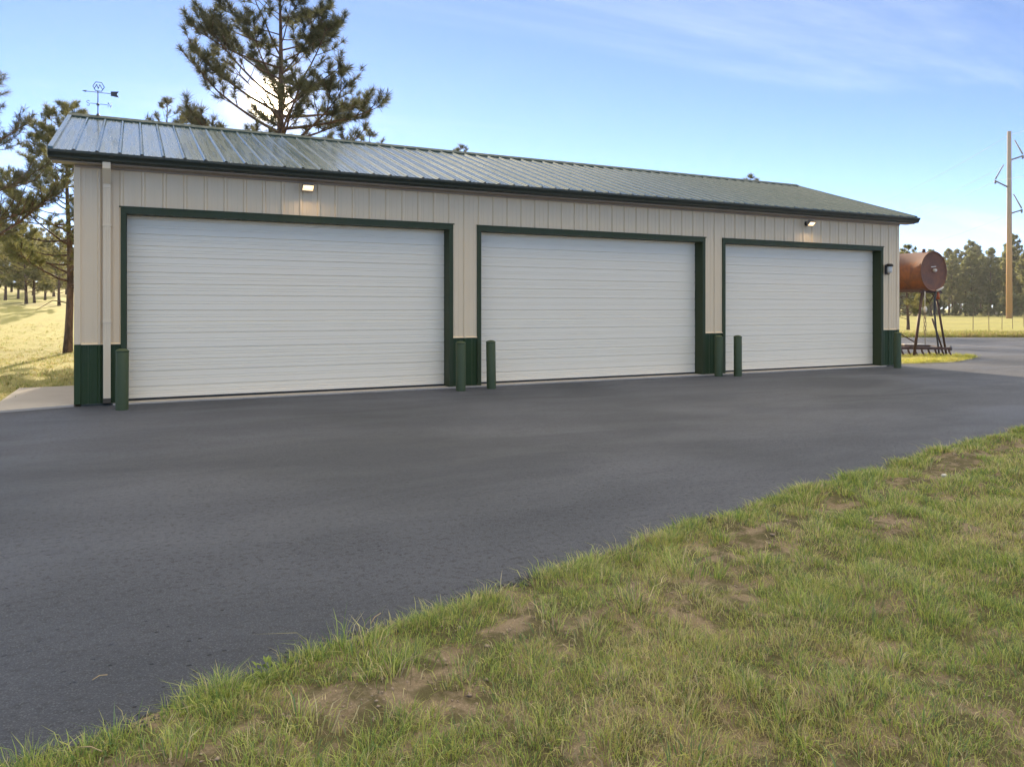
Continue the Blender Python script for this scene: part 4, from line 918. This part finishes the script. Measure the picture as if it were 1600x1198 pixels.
# lit grass left of the garage
x, y = sample(26000, -16, 1.5, -2.5, 34, 261); dE = dist_line(x, y, ring_c); ins = in_poly(x, y, poly_c)
kp = ~ins & (dE > 0.05) & ~((x > -1.12) & (x < 0.1) & (y < 3.22)) & ~((x > -0.05) & (y < BW + 0.1)) & (np.random.default_rng(8).uniform(0, 1, len(x)) < np.clip(1.2 - (y + 2) / 30, 0.25, 1)); x, y = x[kp], y[kp]
YEL = np.array([[0.19, 0.24, 0.055], [0.25, 0.28, 0.065], [0.28, 0.28, 0.075], [0.34, 0.30, 0.10], [0.40, 0.31, 0.14], [0.44, 0.35, 0.18], [0.34, 0.26, 0.12]])
P, D, ln, wd, c = tuft_field(x, y, 1, 0.075, 262, (6, 11), 2.6, palette=YEL, spread=0.07)
V, Fc, cc = blades(P, D, ln, wd, c, 263); tag(link('field_grass', raw_mesh('field_grass', V, Fc, M['grass'], cc)), 'sunlit dry grass on the left slope', kind='stuff')
# strip under the tank and along the far side of the road
x, y = sample(2200, 18.4, 23.5, 0.1, 3.9, 271); kp = in_poly(x, y, np.array(isl)); x, y = x[kp], y[kp]
BRT = np.array([[0.36, 0.40, 0.07], [0.45, 0.44, 0.08], [0.50, 0.46, 0.09], [0.42, 0.43, 0.09], [0.50, 0.44, 0.14], [0.46, 0.40, 0.14], [0.36, 0.35, 0.09]])
P, D, ln, wd, c = tuft_field(x, y, 1, 0.10, 272, (9, 16), 2.0, palette=BRT, spread=0.05); P[:, 2] = 0.02
V, Fc, cc = blades(P, D, ln, wd, c, 273); tag(link('strip_grass', raw_mesh('strip_grass', V, Fc, M['grass'], cc)), 'bright yellow green grass around the foot of the tank', kind='stuff')
tt = np.random.default_rng(281).uniform(0, 1, 9000); off = np.abs(np.random.default_rng(282).normal(0, 1.6, 9000)) + 0.1
ex = np.interp(tt, [0, .35, .6, .85, 1], [30, 35.8, 41.07, 50, 60]); ey = np.interp(tt, [0, .35, .6, .85, 1], [15.3, 12.5, 9.97, 5.8, 1.0])
x, y = ex + off * 0.44, ey + off * 0.90
P, D, ln, wd, c = tuft_field(x, y, 1, 0.22, 283, (7, 14), 5.0, palette=YEL, spread=0.14)
V, Fc, cc = blades(P, D, ln, wd, c, 284); tag(link('roadside_grass', raw_mesh('roadside_grass', V, Fc, M['grass'], cc)), 'taller dry grass along the far side of the road', kind='stuff')
# the odd stems lying on the asphalt
for (x, y, l, a, lab) in ((0.66, -9.677, 0.055, 0.35, 'short pale straw stem lying on the asphalt at the lower left'), (1.80, -9.60, 0.12, 0.9, 'dry twig poking over the asphalt edge in the middle'), (0.65, -10.29, 0.10, -0.7, 'curved pale stem in the grass at the lower left corner')):
    b = MB(); b.tube([(-l / 2, 0, 0.006), (0, 0.006, 0.012), (l / 2, 0, 0.007)], 0.002, 5); o = b.build('dry_stem', M['straw']); o.location = (x, y, 0.0 if y > -10 else 0.035); o.rotation_euler = (0, 0, a); tag(o, lab, 'stem')
# a leafy weed at the asphalt edge, a pale stone in the grass
wd_ = tag(empty('leafy_weed', (1.24, -10.0, float(hz(1.24, -10.0)))), 'yellow green leafy weed rooted at the asphalt edge lower left', 'weed')
M['weed'] = flat('weed leaf', (0.24, 0.30, 0.055), 0.6)
lm = MB(); lm.add([(0, 0, 0), (0.010, 0.02, 0.014), (0.013, 0.05, 0.022), (0, 0.085, 0.012), (-0.013, 0.05, 0.022), (-0.010, 0.02, 0.014), (0, 0.045, 0.013)], [(0, 1, 6), (1, 2, 6), (2, 3, 6), (3, 4, 6), (4, 5, 6), (5, 0, 6)])
lme = lm.mesh('leaf'); lme.materials.append(M['weed']); rw = random.Random(5)
for k in range(26):
    o = link('leaf', lme, wd_); a = rw.uniform(0, 6.28); q = rw.uniform(0.0, 0.07); hgt = rw.uniform(0.01, 0.08) * (1 - q * 5)
    o.location = (q * math.cos(a), q * math.sin(a), max(0.005, hgt)); o.rotation_euler = (rw.uniform(0.1, 0.9), rw.uniform(-0.3, 0.3), a - 1.57 + rw.uniform(-.5, .5)); sc_ = rw.uniform(0.22, 0.48); o.scale = (sc_, sc_, sc_)
b = MB()
for k in range(7): a = k * 0.9; b.tube([(0, 0, -0.01), (0.02 * math.cos(a), 0.02 * math.sin(a), 0.035), (0.05 * math.cos(a), 0.05 * math.sin(a), 0.065)], [0.0025, 0.002, 0.001], 5)
b.build('stem', M['weed'], wd_)
b = MB(); b.lathe([(0.001, -0.01), (0.030, 0.0), (0.036, 0.012), (0.026, 0.028), (0.001, 0.034)], 9); o = b.build('pale_stone', M['pale']); o.location = (6.81, -9.015, float(hz(6.81, -9.015)) + 0.03); o.scale = (0.8, 0.6, 0.7); tag(o, 'small pale stone lying in the grass at the right', 'stone')

# thin evening air over the whole place
M['haze'] = bpy.data.materials.new('thin haze'); M['haze'].use_nodes = True; ht = M['haze'].node_tree
for n_ in list(ht.nodes): ht.nodes.remove(n_)
ho = ht.nodes.new('ShaderNodeOutputMaterial'); hv = ht.nodes.new('ShaderNodeVolumePrincipled')
hv.inputs['Color'].default_value = (0.93, 0.95, 1.0, 1); hv.inputs['Density'].default_value = 0.00028; hv.inputs['Anisotropy'].default_value = 0.35
ht.links.new(hv.outputs[0], ho.inputs['Volume'])
b = MB(); b.box(-2600, 2600, -2600, 2600, -1.6, 34.0); tag(b.build('haze', M['haze']), 'thin pale haze over the fields', kind='stuff')
